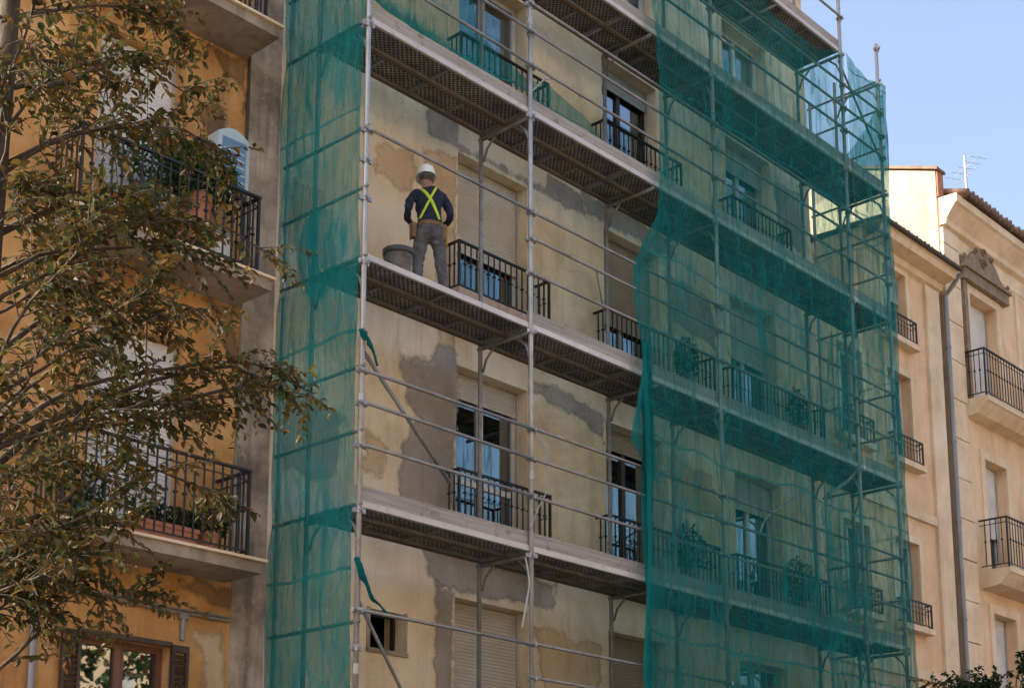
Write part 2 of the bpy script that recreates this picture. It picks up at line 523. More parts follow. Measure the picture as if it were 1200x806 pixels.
def window(parent, x0, x1, z0, z1, y, recess=.26, leaves=2, frame='white_frame', shut=0.0, shut_mat='white_shutter',
           glass=True, curtain=0, box=.0, open_to=None, rail_z=None, fw=.055):
    """frame with mullions as the part; panes, shutter, curtain and the dark room behind as sub-parts"""
    yf = y + recess
    b = MB()
    b.box(x0, x0 + fw, yf, yf + .07, z0, z1); b.box(x1 - fw, x1, yf, yf + .07, z0, z1)
    b.box(x0 + fw, x1 - fw, yf, yf + .07, z1 - fw - box, z1); b.box(x0 + fw, x1 - fw, yf, yf + .07, z0, z0 + fw)
    if leaves == 2:
        xm = (x0 + x1) / 2
        b.box(xm - fw * .85, xm + fw * .85, yf - .01, yf + .06, z0 + fw, z1 - fw - box)
    if rail_z:
        b.box(x0 + fw, x1 - fw, yf + .006, yf + .064, rail_z, rail_z + .09)
    w = b.build('window', M[frame], parent)
    if glass:
        n = leaves
        for i in range(n):
            a = x0 + fw + (x1 - x0 - 2 * fw) * i / n + .01
            c = x0 + fw + (x1 - x0 - 2 * fw) * (i + 1) / n - .01
            MB().box(a, c, yf + .03, yf + .036, z0 + fw, z1 - fw - box).build('pane', M['glass'], w)
    if shut > 0:
        zb = z1 - (z1 - z0) * shut
        s = slat_sheet(x0 + .012, x1 - .012, zb, z1 - .01, yf - .035)
        s.box(x0 + .012, x1 - .012, yf - .05, yf - .03, zb - .05, zb - .002)
        s.build('roller_shutter', M[shut_mat], w)
        MB().box(x0 - .001, x0 + .03, yf - .075, yf - .055, z0, z1).build('shutter_guide', M['grey_frame'], w)
        MB().box(x1 - .03, x1 + .001, yf - .075, yf - .055, z0, z1).build('shutter_guide', M['grey_frame'], w)
    if curtain:
        n = 26
        pts = []
        xa, xb = (x0 + fw, x1 - fw) if curtain == 1 else (x0 + fw, (x0 + x1) / 2 - .1)
        vs_ = []
        for i in range(n + 1):
            xx = xa + (xb - xa) * i / n
            yy = yf + .16 + .025 * math.sin(i * 1.9 + x0)
            vs_ += [(xx, yy, z0 + .05), (xx, yy, z1 - .1)]
        MB().add(vs_, [(2 * i, 2 * i + 2, 2 * i + 3, 2 * i + 1) for i in range(n)]).build('curtain', M['curtain'], w, True, fix=False)
    # room behind
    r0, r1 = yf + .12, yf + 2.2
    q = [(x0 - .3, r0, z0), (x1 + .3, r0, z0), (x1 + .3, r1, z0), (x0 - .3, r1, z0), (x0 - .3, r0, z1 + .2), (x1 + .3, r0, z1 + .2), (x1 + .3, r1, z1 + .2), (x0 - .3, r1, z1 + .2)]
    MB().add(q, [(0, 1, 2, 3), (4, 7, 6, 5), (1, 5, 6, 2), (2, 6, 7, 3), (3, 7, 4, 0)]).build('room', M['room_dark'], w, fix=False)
    return w


BARS = {}


def railing(parent, x0, x1, yf, yw, zb, zt, mat='black_iron', step=.115, r=.008, ret=True, mid=True, top_r=.018):
    """handrail and bottom rail with posts as the part; every bar its own sub-part"""
    b = MB()
    runs = [((x0, yf), (x1, yf))]
    if ret: runs += [((x0, yf), (x0, yw)), ((x1, yf), (x1, yw))]
    for (a, c) in runs:
        dx, dy = c[0] - a[0], c[1] - a[1]
        if abs(dx) > abs(dy):
            b.box(a[0] - top_r, c[0] + top_r, yf - top_r, yf + top_r, zt - .03, zt)
            b.box(a[0] + .02, c[0] - .02, yf - .009, yf + .009, zb, zb + .022)
            if mid: b.box(a[0] + .02, c[0] - .02, yf - .007, yf + .007, zt - .14, zt - .125)
        else:
            b.box(a[0] - top_r, a[0] + top_r, yf + top_r + .001, yw - .005, zt - .031, zt - .001)
            b.box(a[0] - .008, a[0] + .008, yf + .02, yw - .005, zb, zb + .022)
            if mid: b.box(a[0] - .007, a[0] + .007, yf + .02, yw - .005, zt - .14, zt - .125)
    for px in (x0, x1):
        b.box(px - .017, px + .017, yf - .017, yf + .017, zb - .12, zt - .032)
    rl = b.build('railing', M[mat], parent)
    h = zt - .03 - zb
    key = (round(h, 3), r, mat)
    if key not in BARS:
        q = MB().path([(0, 0, .022), (0, 0, h)], r, 6)
        q.box(-r * 1.7, r * 1.7, -r * 1.7, r * 1.7, h * .52, h * .55)
        BARS[key] = q.mesh('bar', M[mat])
    me = BARS[key]
    n = max(2, int((x1 - x0) / step))
    for i in range(1, n):
        inst('bar', me, rl, (x0 + (x1 - x0) * i / n, yf, zb))
    if ret:
        m_ = int((yw - yf) / step)
        for i in range(1, m_ + 1):
            yy = yf + (yw - yf) * i / (m_ + 1)
            inst('bar', me, rl, (x0, yy, zb)); inst('bar', me, rl, (x1, yy, zb))
    return rl


def blob_poly(pts, amp=.04, sub=6, seed=0):
    """roughen an outline"""
    out_ = []
    n = len(pts)
    for i in range(n):
        a, c = Vector(pts[i]), Vector(pts[(i + 1) % n])
        for k in range(sub):
            p = a.lerp(c, k / sub)
            w = noise.noise_vector(Vector((p.x * 4.1 + seed, p.y * 4.1, seed * 1.7)))
            out_.append((p.x + w.x * amp * 2, p.y + w.y * amp * 2))
    return out_


def patch(parent, pts, y, mat, amp=.05, seed=0, name='plaster_patch'):
    """thin smear of mortar or old render: fine grid, ragged worn edge where the coat thins out"""
    po = blob_poly(pts, amp, 5, seed)
    n = len(po)
    x0, x1 = min(p[0] for p in po) - .2, max(p[0] for p in po) + .2
    z0, z1 = min(p[1] for p in po) - .2, max(p[1] for p in po) + .2
    cs = .055
    nx, nz = int((x1 - x0) / cs) + 1, int((z1 - z0) / cs) + 1

    def sdf(x, z):
        d, ins = 9.0, False
        for a in range(n):
            ax, az = po[a]; bx, bz_ = po[(a + 1) % n]
            ex, ez = bx - ax, bz_ - az
            t = max(0, min(1, ((x - ax) * ex + (z - az) * ez) / (ex * ex + ez * ez + 1e-12)))
            d = min(d, math.hypot(x - ax - ex * t, z - az - ez * t))
            if (az > z) != (bz_ > z) and x < ex * (z - az) / (ez + 1e-12) + ax: ins = not ins
        return d if ins else -d
    vs_, sd = [], []
    for jz in range(nz + 1):
        for ix in range(nx + 1):
            x, z = x0 + ix * cs, z0 + jz * cs
            vs_.append((x, y - .003, z)); sd.append(max(-.3, min(.3, sdf(x, z))) / .6 + .5)
    fs, w_ = [], nx + 1
    for jz in range(nz):
        for ix in range(nx):
            q = (jz * w_ + ix, jz * w_ + ix + 1, (jz + 1) * w_ + ix + 1, (jz + 1) * w_ + ix)
            if max(sd[k] for k in q) > .26: fs.append(q)
    me = bpy.data.meshes.new(name)
    me.from_pydata(vs_, [], fs)
    at = me.attributes.new('coat', 'FLOAT', 'POINT'); at.data.foreach_set('value', sd)
    bm = bmesh.new(); bm.from_mesh(me)
    bmesh.ops.delete(bm, geom=[v for v in bm.verts if not v.link_faces], context='VERTS')
    bm.to_mesh(me); bm.free()
    me.materials.append(M[mat])
    return link(bpy.data.objects.new(name, me), parent)


def ragged(m):
    """let the coat end raggedly: mix to transparent by the 'coat' attribute and noise"""
    nt = m.node_tree
    out = [n_ for n_ in nt.nodes if n_.type == 'OUTPUT_MATERIAL'][0]
    src = out.inputs[0].links[0].from_socket
    at = nd(nt, 'ShaderNodeAttribute'); at.attribute_name = 'coat'
    k = maths(nt, 'ADD', at.outputs['Fac'], maths(nt, 'MULTIPLY_ADD', noise_tex(nt, 4.5, 8, .7), .55, -.275))
    mr = nd(nt, 'ShaderNodeMapRange'); nt.links.new(k, mr.inputs[0])
    mr.inputs[1].default_value = .46; mr.inputs[2].default_value = .62; mr.inputs[3].default_value = 0; mr.inputs[4].default_value = .92
    tp = nd(nt, 'ShaderNodeBsdfTransparent'); mx = nd(nt, 'ShaderNodeMixShader')
    nt.links.new(mr.outputs[0], mx.inputs[0]); nt.links.new(tp.outputs[0], mx.inputs[1]); nt.links.new(src, mx.inputs[2])
    nt.links.new(mx.outputs[0], out.inputs[0])


M['damp'] = stucco('damp_stain', (.26, .145, .06), (.18, .10, .045), (.36, .21, .09), (.10, .06, .03), .6, crack=False)
for k_ in ('patch_grey', 'patch_brown', 'damp'): ragged(M[k_])


# ------------------------------------------------------------------ the building under repair
BX0, BX1, BTOP = -0.02, 13.20, 20.6
bld = thing('apartment_building', (6.6, WY, 0.14), 'beige rendered apartment building with patched plaster, wrapped in the scaffold', 'building')
cols = [(3.3, 4.83), (6.7, 8.2), (10.3, 11.8)]
tops = {0: 6.08, 1: 9.50, 2: 12.82, 3: 15.95, 4: 18.35}
ops = []
for ci, (a, c) in enumerate(cols):
    for lv in range(5):
        ops.append((a, c, F[lv] if lv < 4 else 17.0, tops[lv]))
ops.append((1.73, 2.33, 5.16, 5.68))
for a, c in cols: ops.append((a, c, .16, 2.6))
facade(bld, 'wall', M['beige'], BX0, BX1, .10, BTOP, WY, ops, .26)
spec = {
    (0, 0): dict(shut=.98, shut_mat='beige_shutter'), (0, 1): dict(shut=.135, shut_mat='beige_shutter', rail_z=7.85, fw=.06), (0, 2): dict(shut=.56, shut_mat='beige_shutter'),
    (0, 3): dict(curtain=1, fw=.06), (0, 4): dict(curtain=1),
    (1, 0): dict(shut=.97, shut_mat='brown_shutter'), (1, 1): dict(frame='dark_wood', shut=.12, shut_mat='brown_shutter'), (1, 2): dict(shut=.60, shut_mat='brown_shutter', frame='grey_frame'),
    (1, 3): dict(shut=.14, shut_mat='grey_shutter', frame='dark_wood'), (1, 4): dict(shut=.3),
    (2, 0): dict(frame='grey_frame'), (2, 1): dict(shut=.22, shut_mat='grey_shutter', curtain=2), (2, 2): dict(shut=.42, shut_mat='grey_shutter', curtain=2),
    (2, 3): dict(curtain=2, shut=.2, shut_mat='grey_shutter'), (2, 4): dict(curtain=1),
}
for (ci, lv), kw in spec.items():
    a, c = cols[ci]
    window(bld, a, c, F[lv] if lv < 4 else 17.0, tops[lv], WY, .26, **kw)
for a, c in cols: window(bld, a, c, .16, 2.6, WY, .26, shut=.99, shut_mat='grey_shutter')
window(bld, 1.73, 2.33, 5.16, 5.68, WY, .16, leaves=1, frame='dark_wood', fw=.035, glass=False)
sm = MB()
sm.box(1.66, 2.40, WY - .035, WY + .14, 5.10, 5.155)
sm.build('sill', M['concrete'], bld)
sm = MB()
for q in ((1.665, 1.725, 5.156, 5.70), (2.335, 2.395, 5.156, 5.70)): sm.box(q[0], q[1], WY - .012, WY + .05, q[2], q[3])
sm.build('window_surround', M['concrete'], bld)
# balconies: slab with raw brick fascia, iron railing
bal = {(0, 1): (3.08, 5.0), (0, 2): (3.05, 5.0), (0, 3): (3.06, 5.0), (1, 1): (6.42, 9.35), (1, 2): (6.42, 9.35), (1, 3): (6.42, 8.5),
       (2, 1): (9.9, 12.9), (2, 2): (9.9, 12.95), (2, 3): (10.05, 12.0), (0, 0): (3.1, 5.0), (1, 0): (6.4, 8.5), (2, 0): (10.0, 12.4)}
for (ci, lv), (a, c) in bal.items():
    f = F[lv]
    q = MB().box(a - .05, c + .05, WY - .34, WY + .1, f - .2, f + .16)
    s = q.build('balcony_slab', M['bricks_fascia'], bld)
    railing(bld, a, c, WY - .29, WY, f + .20, f + .90, 'black_iron', .12, .0125, top_r=.02, mid=False)
# plaster patches, wet mortar and old coats of render: each with its own outline
P = [
    ([(2.55, 12.60), (3.28, 12.75), (3.28, 9.4), (2.95, 9.45), (2.9, 10.6), (2.72, 11.8)], 'patch_brown', .03, 1),
    ([(1.62, 12.35), (2.45, 12.45), (2.45, 11.85), (2.2, 11.75), (1.68, 11.9)], 'patch_brown', .05, 2),
    ([(2.62, 13.45), (3.3, 13.5), (3.32, 12.95), (5.2, 12.95), (5.3, 13.25), (6.2, 13.15), (6.2, 12.86), (2.7, 12.86)], 'patch_grey', .06, 3),
    ([(2.2, 9.35), (2.6, 9.45), (3.0, 9.7), (3.29, 9.75), (3.29, 6.2), (2.92, 6.2), (2.9, 6.9), (2.2, 7.1), (2.25, 8.1), (2.6, 8.45), (2.3, 8.75)], 'patch_grey', .06, 4),
    ([(2.92, 6.18), (3.29, 6.18), (3.29, 3.6), (2.88, 3.6)], 'patch_grey', .04, 5),
    ([(4.85, 9.75), (6.3, 9.7), (6.66, 9.55), (6.66, 9.1), (6.2, 9.35), (5.2, 9.4), (4.86, 9.5)], 'patch_grey', .05, 6),
    ([(2.7, 6.75), (3.9, 6.72), (5.4, 6.66), (5.5, 6.25), (3.31, 6.16), (2.75, 6.35)], 'patch_grey', .05, 7),
    ([(6.1, 13.25), (7.9, 13.3), (8.7, 13.15), (8.6, 12.88), (6.3, 12.88)], 'patch_grey', .05, 8),
    ([(5.6, 10.0), (5.9, 10.1), (6.0, 10.75), (5.7, 10.8)], 'patch_grey', .05, 9),
    ([(1.45, 7.5), (1.9, 7.45), (2.0, 8.0), (1.6, 8.1)], 'patch_brown', .05, 10),
    ([(8.35, 12.6), (9.7, 12.5), (9.8, 11.6), (8.6, 11.7)], 'patch_grey', .06, 11),
    ([(8.3, 9.3), (9.6, 9.2), (9.9, 8.5), (8.5, 8.4)], 'patch_brown', .06, 12),
    ([(0.1, 11.3), (.8, 11.2), (1.0, 10.2), (.2, 10.3)], 'patch_brown', .06, 13),
    ([(0.1, 8.3), (1.2, 8.2), (1.1, 7.3), (.2, 7.2)], 'patch_grey', .06, 14),
    ([(11.9, 15.6), (12.8, 15.7), (12.9, 14.5), (12.1, 14.4)], 'patch_grey', .06, 15),
    ([(5.0, 5.9), (6.5, 5.85), (6.5, 4.6), (5.2, 4.7)], 'patch_brown', .06, 16),
]
for i, (pts, mt, amp, sd) in enumerate(P):
    patch(bld, pts, WY - .0006 * i, mt, amp, sd)
MB().box(BX0 - .1, BX1 + .12, WY - .5, WY + .2, BTOP - .25, BTOP + .02).build('cornice', M['concrete'], bld)

# ------------------------------------------------------------------ ochre neighbour on the left
lb = thing('ochre_building', (-4, WY, 0.14), 'ochre rendered building with three iron balconies at the left of the scaffold', 'building')
LX1 = -0.52
lop = [(-2.69, -1.56, 9.45, 12.10), (-2.36 - .25, -1.36, 5.95, 8.45), (-2.55, -1.38, 3.2, 4.74), (-2.7, -1.5, 13.2, 15.6), (-6.6, -5.4, 9.45, 12.1), (-6.6, -5.4, 5.95, 8.45), (-6.6, -5.4, 3.2, 4.74), (-2.6, -1.4, .2, 2.6), (-6.6, -5.4, .2, 2.6), (-6.6, -5.4, 13.2, 15.6)]
facade(lb, 'wall', M['ochre'], -9.5, LX1, .10, 20.2, WY, lop, .2)
st = MB().box(LX1 + .001, BX0 - .003, WY - .014, WY + 9, .1, 20.2).build('party_strip', M['grey_render'], lb)
st['label'] = 'stained grey render strip at the building edge'
MB().path([(LX1 - .03, WY - .03, 5.7), (LX1 - .03, WY - .03, 9.2)], .012, 6).build('cable', M['pvc_grey'], lb)
MB().path([(LX1 - .04, WY - .035, 9.5), (LX1 - .05, WY - .035, 11), (LX1 - .04, WY - .035, 12.6)], .018, 6).build('cable', M['brown_iron'], lb)
for o in lop:
    if o[3] == 4.74 and o[0] > -4:
        window(lb, o[0], o[1], o[2], o[3], WY, .12, frame='red_wood', fw=.075)
        for sx, sg in ((o[0], -1), (o[1], 1)):         # open louvred shutters folded back on the wall
            b = MB()
            x0, x1 = (sx - .24, sx - .005) if sg < 0 else (sx + .005, sx + .24)
            yy = WY - .075
            b.box(x0, x0 + .04, yy, yy + .045, o[2], o[3] + .03); b.box(x1 - .04, x1, yy, yy + .045, o[2], o[3] + .03)
            b.box(x0 + .04, x1 - .04, yy, yy + .045, o[3] - .05, o[3] + .03)
            sh = b.build('louvre_shutter', M['dark_wood'], lb)
            for k in range(22):
                z = o[2] + .05 + k * .065
                if z + .05 < o[3] - .05:
                    MB().add([(x0 + .041, yy + .004, z), (x1 - .041, yy + .004, z), (x1 - .041, yy + .035, z + .045), (x0 + .041, yy + .035, z + .045),
                              (x0 + .041, yy + .008, z - .006), (x1 - .041, yy + .008, z - .006), (x1 - .041, yy + .039, z + .039), (x0 + .041, yy + .039, z + .039)],
                             [(0, 1, 2, 3), (4, 7, 6, 5), (0, 4, 5, 1), (2, 6, 7, 3), (0, 3, 7, 4), (1, 5, 6, 2)]).build('slat', M['dark_wood'], sh)
        MB().box(o[0] - .02, o[1] + .02, WY - .05, WY + .1, o[3] + .002, o[3] + .06).build('lintel', M['dark_wood'], lb)
    else:
        window(lb, o[0], o[1], o[2], o[3], WY, .2, frame='white_frame', shut=.82 if o[2] > 3 else .98, shut_mat='white_shutter', box=0)
BY = .98
for zt, zr in ((9.33, 10.35), (5.80, 6.87), (12.72, 13.75)):
    b = MB()
    b.box(-3.34, -.62, BY - .0, WY + .08, zt - .17, zt - .035)
    s = b.build('balcony_slab', M['concrete'], lb)
    MB().box(-3.38, -.58, BY - .045, WY + .08, zt - .033, zt).build('slab_edge', M['cream'], s)
    railing(lb, -3.24, -.80, BY + .07, WY, zt + .07, zr, 'black_iron', .125, .0125, top_r=.024)
# conduits across the wall under the lowest balcony
MB().path([(-3.13, WY - .05, .2), (-3.13, WY - .05, 4.95), (-3.13, WY - .05, 5.14)], .04, 10).build('drain_pipe', M['zinc'], lb)
b = MB()
b.path([(-3.6, WY - .04, 5.20), (-2.2, WY - .045, 5.19), (-1.6, WY - .04, 5.16), (-.56, WY - .04, 5.17)], .017, 8)
b.build('conduit', M['pvc_grey'], lb)
MB().path([(-3.6, WY - .03, 5.24), (-2.0, WY - .035, 5.235), (-1.3, WY - .03, 5.205), (-.56, WY - .03, 5.21)], .014, 8).build('conduit', M['pvc_grey'], lb)
MB().path([(-1.22, WY - .04, 4.84), (-1.22, WY - .04, 5.14)], .03, 10).build('conduit_riser', M['zinc'], lb)
MB().box(-1.28, -1.16, WY - .07, WY, 5.09, 5.16).build('junction_box', M['pvc_grey'], lb)
for i, (pts, mt) in enumerate([([(-1.1, 5.0), (-.6, 5.05), (-.56, 4.0), (-.9, 3.9), (-.95, 4.6)], 'patch_brown'), ([(-1.25, 11.6), (-.9, 11.75), (-.75, 11.45), (-.6, 11.2), (-.85, 11.25), (-1.0, 11.5)], 'patch_brown')]):
    patch(lb, pts, WY - .0006 * i, mt, .05, 30 + i)

for i, pts in enumerate(([(-1.15, 9.1), (-.55, 9.15), (-.55, 8.2), (-.75, 8.5), (-.9, 8.9)], [(-1.2, 12.5), (-.55, 12.55), (-.55, 11.7), (-.7, 12.1), (-1.0, 12.3)], [(-3.2, 9.1), (-2.5, 9.12), (-2.7, 8.7), (-3.1, 8.75)],
                         [(-1.3, 5.6), (-.56, 5.6), (-.6, 5.3), (-1.1, 5.4)], [(-1.35, 11.55), (-1.0, 11.8), (-.75, 11.4), (-.85, 10.9), (-1.1, 11.2)])):
    patch(lb, pts, WY - .002 - .0006 * i, 'damp', .06, 50 + i, name='damp_stain')

# ------------------------------------------------------------------ peach house on the right, lower
n1 = thing('peach_house', (15.8, WY, .14), 'low peach rendered house with overhanging eave between the scaffold and the taller house', 'house')
nw = [(16.05, 17.05, 13.75, 15.35), (16.05, 17.05, 11.05, 13.02), (16.05, 17.05, 7.55, 9.36), (16.05, 17.05, 3.6, 6.0), (14.0, 15.0, 11.05, 13.02), (14.0, 15.0, 7.55, 9.36), (14.0, 15.0, 3.6, 6.0)]
NL = 15.35
facade(n1, 'wall', M['peach'], NL, 18.68, .1, 15.95, WY + .03, [o for o in nw if o[0] > NL], .2, depth=9)
facade(n1, 'low_wing_wall', M['peach'], BX1 + .02, NL - .002, .1, 14.35, WY + .03, [o for o in nw if o[0] < NL], .2, depth=9)
for o in nw:
    w = window(n1, o[0], o[1], o[2], o[3], WY + .03, .2, frame='white_frame', shut=.35 if o[2] > 13 else 0, curtain=1)
    b = MB()
    y0 = WY - .012
    b.box(o[0] - .13, o[0] - .002, y0, y0 + .08, o[2], o[3] + .13); b.box(o[1] + .002, o[1] + .13, y0, y0 + .08, o[2], o[3] + .13)
    b.box(o[0] - .002, o[1] + .002, y0, y0 + .08, o[3] + .002, o[3] + .13)
    b.build('window_surround', M['cream'], n1)
    MB().box(o[0] - .18, o[1] + .18, WY - .20, WY + .1, o[2] - .12, o[2] - .003).build('sill', M['cream'], n1)
    railing(n1, o[0] - .08, o[1] + .10, WY - .15, WY, o[2] + .04, o[2] + .52, 'brown_iron', .13, .011)
MB().extrude_x([(WY + .03, 15.45), (WY - .08, 15.5), (WY - .12, 15.62), (WY - .42, 15.68), (WY - .46, 15.82), (WY - .50, 15.84), (WY - .50, 15.92), (WY + .1, 15.96)], NL - .1, 18.62).build('eave', M['cream'], n1, fix=False)
MB().path([(NL - .12, WY - .54, 15.9), (18.66, WY - .54, 15.88)], .055, 10).build('gutter', M['brown_iron'], n1)
rf = MB().add([(NL - .1, WY - .52, 15.96), (18.64, WY - .52, 15.96), (18.64, WY + 9, 16.5), (NL - .1, WY + 9, 16.5)], [(0, 1, 2, 3)]).build('roof', M['roof_tile'], n1)
tl = MB().path([(0, 0, 0), (0, 1.1, .07)], [.05, .045], 8).mesh('tile', M['roof_tile'], True)
for i in range(19):
    inst('tile', tl, rf, (NL - .06 + i * .178, WY - .50 + random.uniform(-.02, .02), 15.975))
MB().box(17.90, 18.52, WY - .045, WY + .06, .1, 15.44).build('pilaster', M['cream'], n1)
for zz in (10.02, 6.6):
    MB().box(BX1 + .03, 17.89, WY - .035, WY + .06, zz - .10, zz + .10).build('string_course', M['cream'], n1)
b = MB().path([(18.74, WY - .48, 15.84), (18.74, WY - .3, 15.62), (18.74, WY - .10, 15.42), (18.74, WY - .10, .2)], .055, 10)
dp = b.build('downpipe', M['zinc'], n1)
for zz in (14.2, 12.0, 10.2, 8.0, 6.0):
    MB().lathe([(.06, -.03), (.068, -.03), (.068, .03), (.06, .03)], 12, (18.74, WY - .10, zz)).build('pipe_clip', M['zinc'], dp)

# ------------------------------------------------------------------ taller cream house at far right
n2 = thing('cream_house', (24, WY, .14), 'tall cream house with quoins, broken pediment and balconies at the right edge', 'house')
NX = 18.84
sp = [(20.1, 21.5, 13.2, 15.95), (20.38, 21.5, 9.35, 12.0), (20.36, 21.5, 5.8, 8.4), (24.2, 25.5, 13.2, 15.95), (24.2, 25.5, 9.35, 12.0), (24.2, 25.5, 5.8, 8.4)]
facade(n2, 'wall', M['peach'], NX, 31, .1, 17.75, WY, sp, .3, depth=10)
kinds = [dict(shut=.97), dict(shut=.62), dict(shut=.75), dict(shut=.5), dict(shut=.6), dict(shut=.7)]
for o, kw in zip(sp, kinds):
    window(n2, o[0], o[1], o[2], o[3], WY, .3, frame='white_frame', shut_mat='white_shutter', **kw)
    b = MB(); y0 = WY - .04
    b.box(o[0] - .2, o[0] - .002, y0, y0 + .1, o[2], o[3] + .2); b.box(o[1] + .002, o[1] + .2, y0, y0 + .1, o[2], o[3] + .2)
    b.box(o[0] - .002, o[1] + .002, y0, y0 + .1, o[3] + .002, o[3] + .2)
    b.build('window_surround', M['cream'], n2)
for (x0, x1, zt, zr, yf) in ((19.60, 23.3, 13.22, 14.36, 1.2), (19.88, 22.4, 9.30, 10.46, 1.05), (23.6, 26.2, 13.22, 14.36, 1.2)):
    b = MB().extrude_x([(WY, zt - .42), (yf + .2, zt - .36), (yf + .05, zt - .22), (yf - .02, zt - .14), (yf - .06, zt - .12), (yf - .06, zt - .01), (WY, zt)], x0, x1)
    b.add([(x0, WY, zt - .42), (x0, yf + .2, zt - .36), (x0, yf + .05, zt - .22), (x0, yf - .02, zt - .14), (x0, yf - .06, zt - .12), (x0, yf - .06, zt - .01), (x0, WY, zt)], [tuple(range(7))])
    b.build('balcony_slab', M['cream'], n2, fix=False)
    railing(n2, x0 + .06, x1 - .06, yf, WY, zt + .08, zr, 'black_iron', .14, .012, top_r=.024)
# quoin blocks
z = .2
while z < 17.1:
    h = .92
    if z + h > 17.15: h = 17.15 - z
    MB().box(NX + .004 + random.uniform(0, .006), 19.60 + random.uniform(-.01, .01), WY - .075 + random.uniform(-.006, .006), WY + .05, z + .012, z + h - .012).build('quoin', M['cream'], n2)
    z += h
z = 9.0
# cornice and frieze
MB().extrude_x([(WY, 16.75), (WY - .03, 16.78), (WY - .03, 17.15), (WY - .14, 17.2), (WY - .16, 17.32), (WY - .38, 17.62), (WY - .44, 17.66), (WY - .44, 17.84), (WY, 17.86)], NX + .02, 31).build('cornice', M['cream'], n2, fix=False)
po = [(WY + .4, 17.18), (WY - .155, 17.2), (WY - .17, 17.32), (WY - .39, 17.62), (WY - .45, 17.66), (WY - .45, 17.85), (WY + .4, 17.87)]
MB().add([(NX + .018, y_, z_) for y_, z_ in po], [tuple(range(7))]).build('cornice_end', M['cream'], n2, fix=False)
rf = MB().add([(NX + .3, WY - .5, 17.88), (31, WY - .5, 17.88), (31, WY + 9, 21.2), (NX + .3, WY + 9, 21.2)], [(0, 1, 2, 3)]).build('roof', M['roof_tile'], n2)
tl2 = MB().path([(0, 0, 0), (0, 1.1, .385)], [.09, .07], 8).mesh('tile', M['roof_tile'], True)
for i in range(52):
    inst('tile', tl2, rf, (NX + .36 + i * .22, WY - .56 + random.uniform(-.03, .03), 17.93 + random.uniform(0, .02)))
# gable parapet rising above the roof at the party side
gp = [(WY + .02, .1), (WY + .02, 18.52), (WY + 1.1, 18.92), (WY + 9.5, 21.9), (WY + 9.5, .1)]
b = MB()
b.add([(NX - .02, y_, z_) for y_, z_ in gp] + [(NX + .28, y_, z_) for y_, z_ in gp],
      [(0, 1, 2, 3, 4), (9, 8, 7, 6, 5), (1, 6, 7, 2), (2, 7, 8, 3), (3, 8, 9, 4)])
b.build('gable_parapet', M['side_yellow'], n2)
MB().box(NX + .0, NX + .285, WY - .02, WY + .018, 17.9, 18.54).build('parapet_face', M['brick_red'], n2)
b = MB()
pc = [(WY - .06, 18.55), (WY + 1.1, 18.97), (WY + 9.6, 21.98)]
b.add([(NX - .08, y_, z_ - .02) for y_, z_ in pc] + [(NX + .34, y_, z_ - .02) for y_, z_ in pc] + [(NX - .08, y_, z_ + .05) for y_, z_ in pc] + [(NX + .34, y_, z_ + .05) for y_, z_ in pc],
      [(0, 3, 4, 1), (1, 4, 5, 2), (6, 7, 10, 9), (7, 8, 11, 10), (0, 1, 7, 6), (1, 2, 8, 7), (3, 9, 10, 4), (4, 10, 11, 5), (0, 6, 9, 3), (2, 5, 11, 8)])
b.build('coping', M['roof_tile'], n2)
# dark carved surround with broken pediment over the top window
b = MB()
b.box(19.74, 19.90, WY - .09, WY - .001, 13.3, 16.3)
b.box(19.66, 21.98, WY - .16, WY - .001, 16.16, 16.42)
b.box(19.60, 22.04, WY - .22, WY - .001, 16.42, 16.50)
b.build('pediment_entablature', M['crest_stone'], n2)
po = [(19.66, 16.51), (19.62, 16.72), (19.82, 16.66), (20.0, 16.7), (20.12, 16.88), (20.3, 17.02), (20.55, 17.16), (20.75, 17.12), (20.95, 17.2), (21.2, 17.08), (21.45, 16.9), (21.6, 16.72), (21.75, 16.62), (22.05, 16.60), (22.0, 16.51)]
MB().prism(po, WY - .13, WY - .001).build('pediment_crest', M['crest_stone'], n2)
b = MB()
for c_ in ((20.3, 17.0, .10), (20.75, 17.1, .12), (21.15, 17.05, .09), (19.7, 16.68, .09), (21.95, 16.6, .07), (20.7, 16.8, .16)):
    pts = [(c_[0] + c_[2] * (1 - t / 16) * math.cos(t * .75), WY - .16, c_[1] + c_[2] * (1 - t / 16) * math.sin(t * .75)) for t in range(13)]
    MB().path(pts, .018, 6).build('scrollwork', M['crest_stone'], n2, True)
MB().path([(20.78, WY - .1, 17.15), (20.78, WY - .1, 17.45)], .015, 6).build('finial', M['crest_stone'], n2)
MB().box(22.6, 22.75, WY - .05, WY - .001, 13.2, 16.7).build('wall_strip', M['cream'], n2)

# television aerial
an = thing('tv_aerial', (23.2, 3.0, 18.4), 'thin television aerial on the roof of the cream house', 'aerial')
ax, ay, az = 23.2, 3.0, 18.35
MB().path([(ax, ay, az), (ax, ay, az + 2.75)], .03, 8).build('mast', M['galvanised'], an)
for k, (dz, L) in enumerate(((2.4, .55), (2.15, .4), (1.0, .1))):
    MB().path([(ax - L * .6, ay - L, az + dz + .04 * k), (ax + L * .6, ay + L, az + dz)], .010, 6).build('boom', M['galvanised'], an)
for k in range(5):
    q = -.5 + k * .25
    MB().path([(ax + q * .6 - .22, ay + q + .13, az + 2.4), (ax + q * .6 + .22, ay + q - .13, az + 2.4)], .007, 5).build('element', M['galvanised'], an)

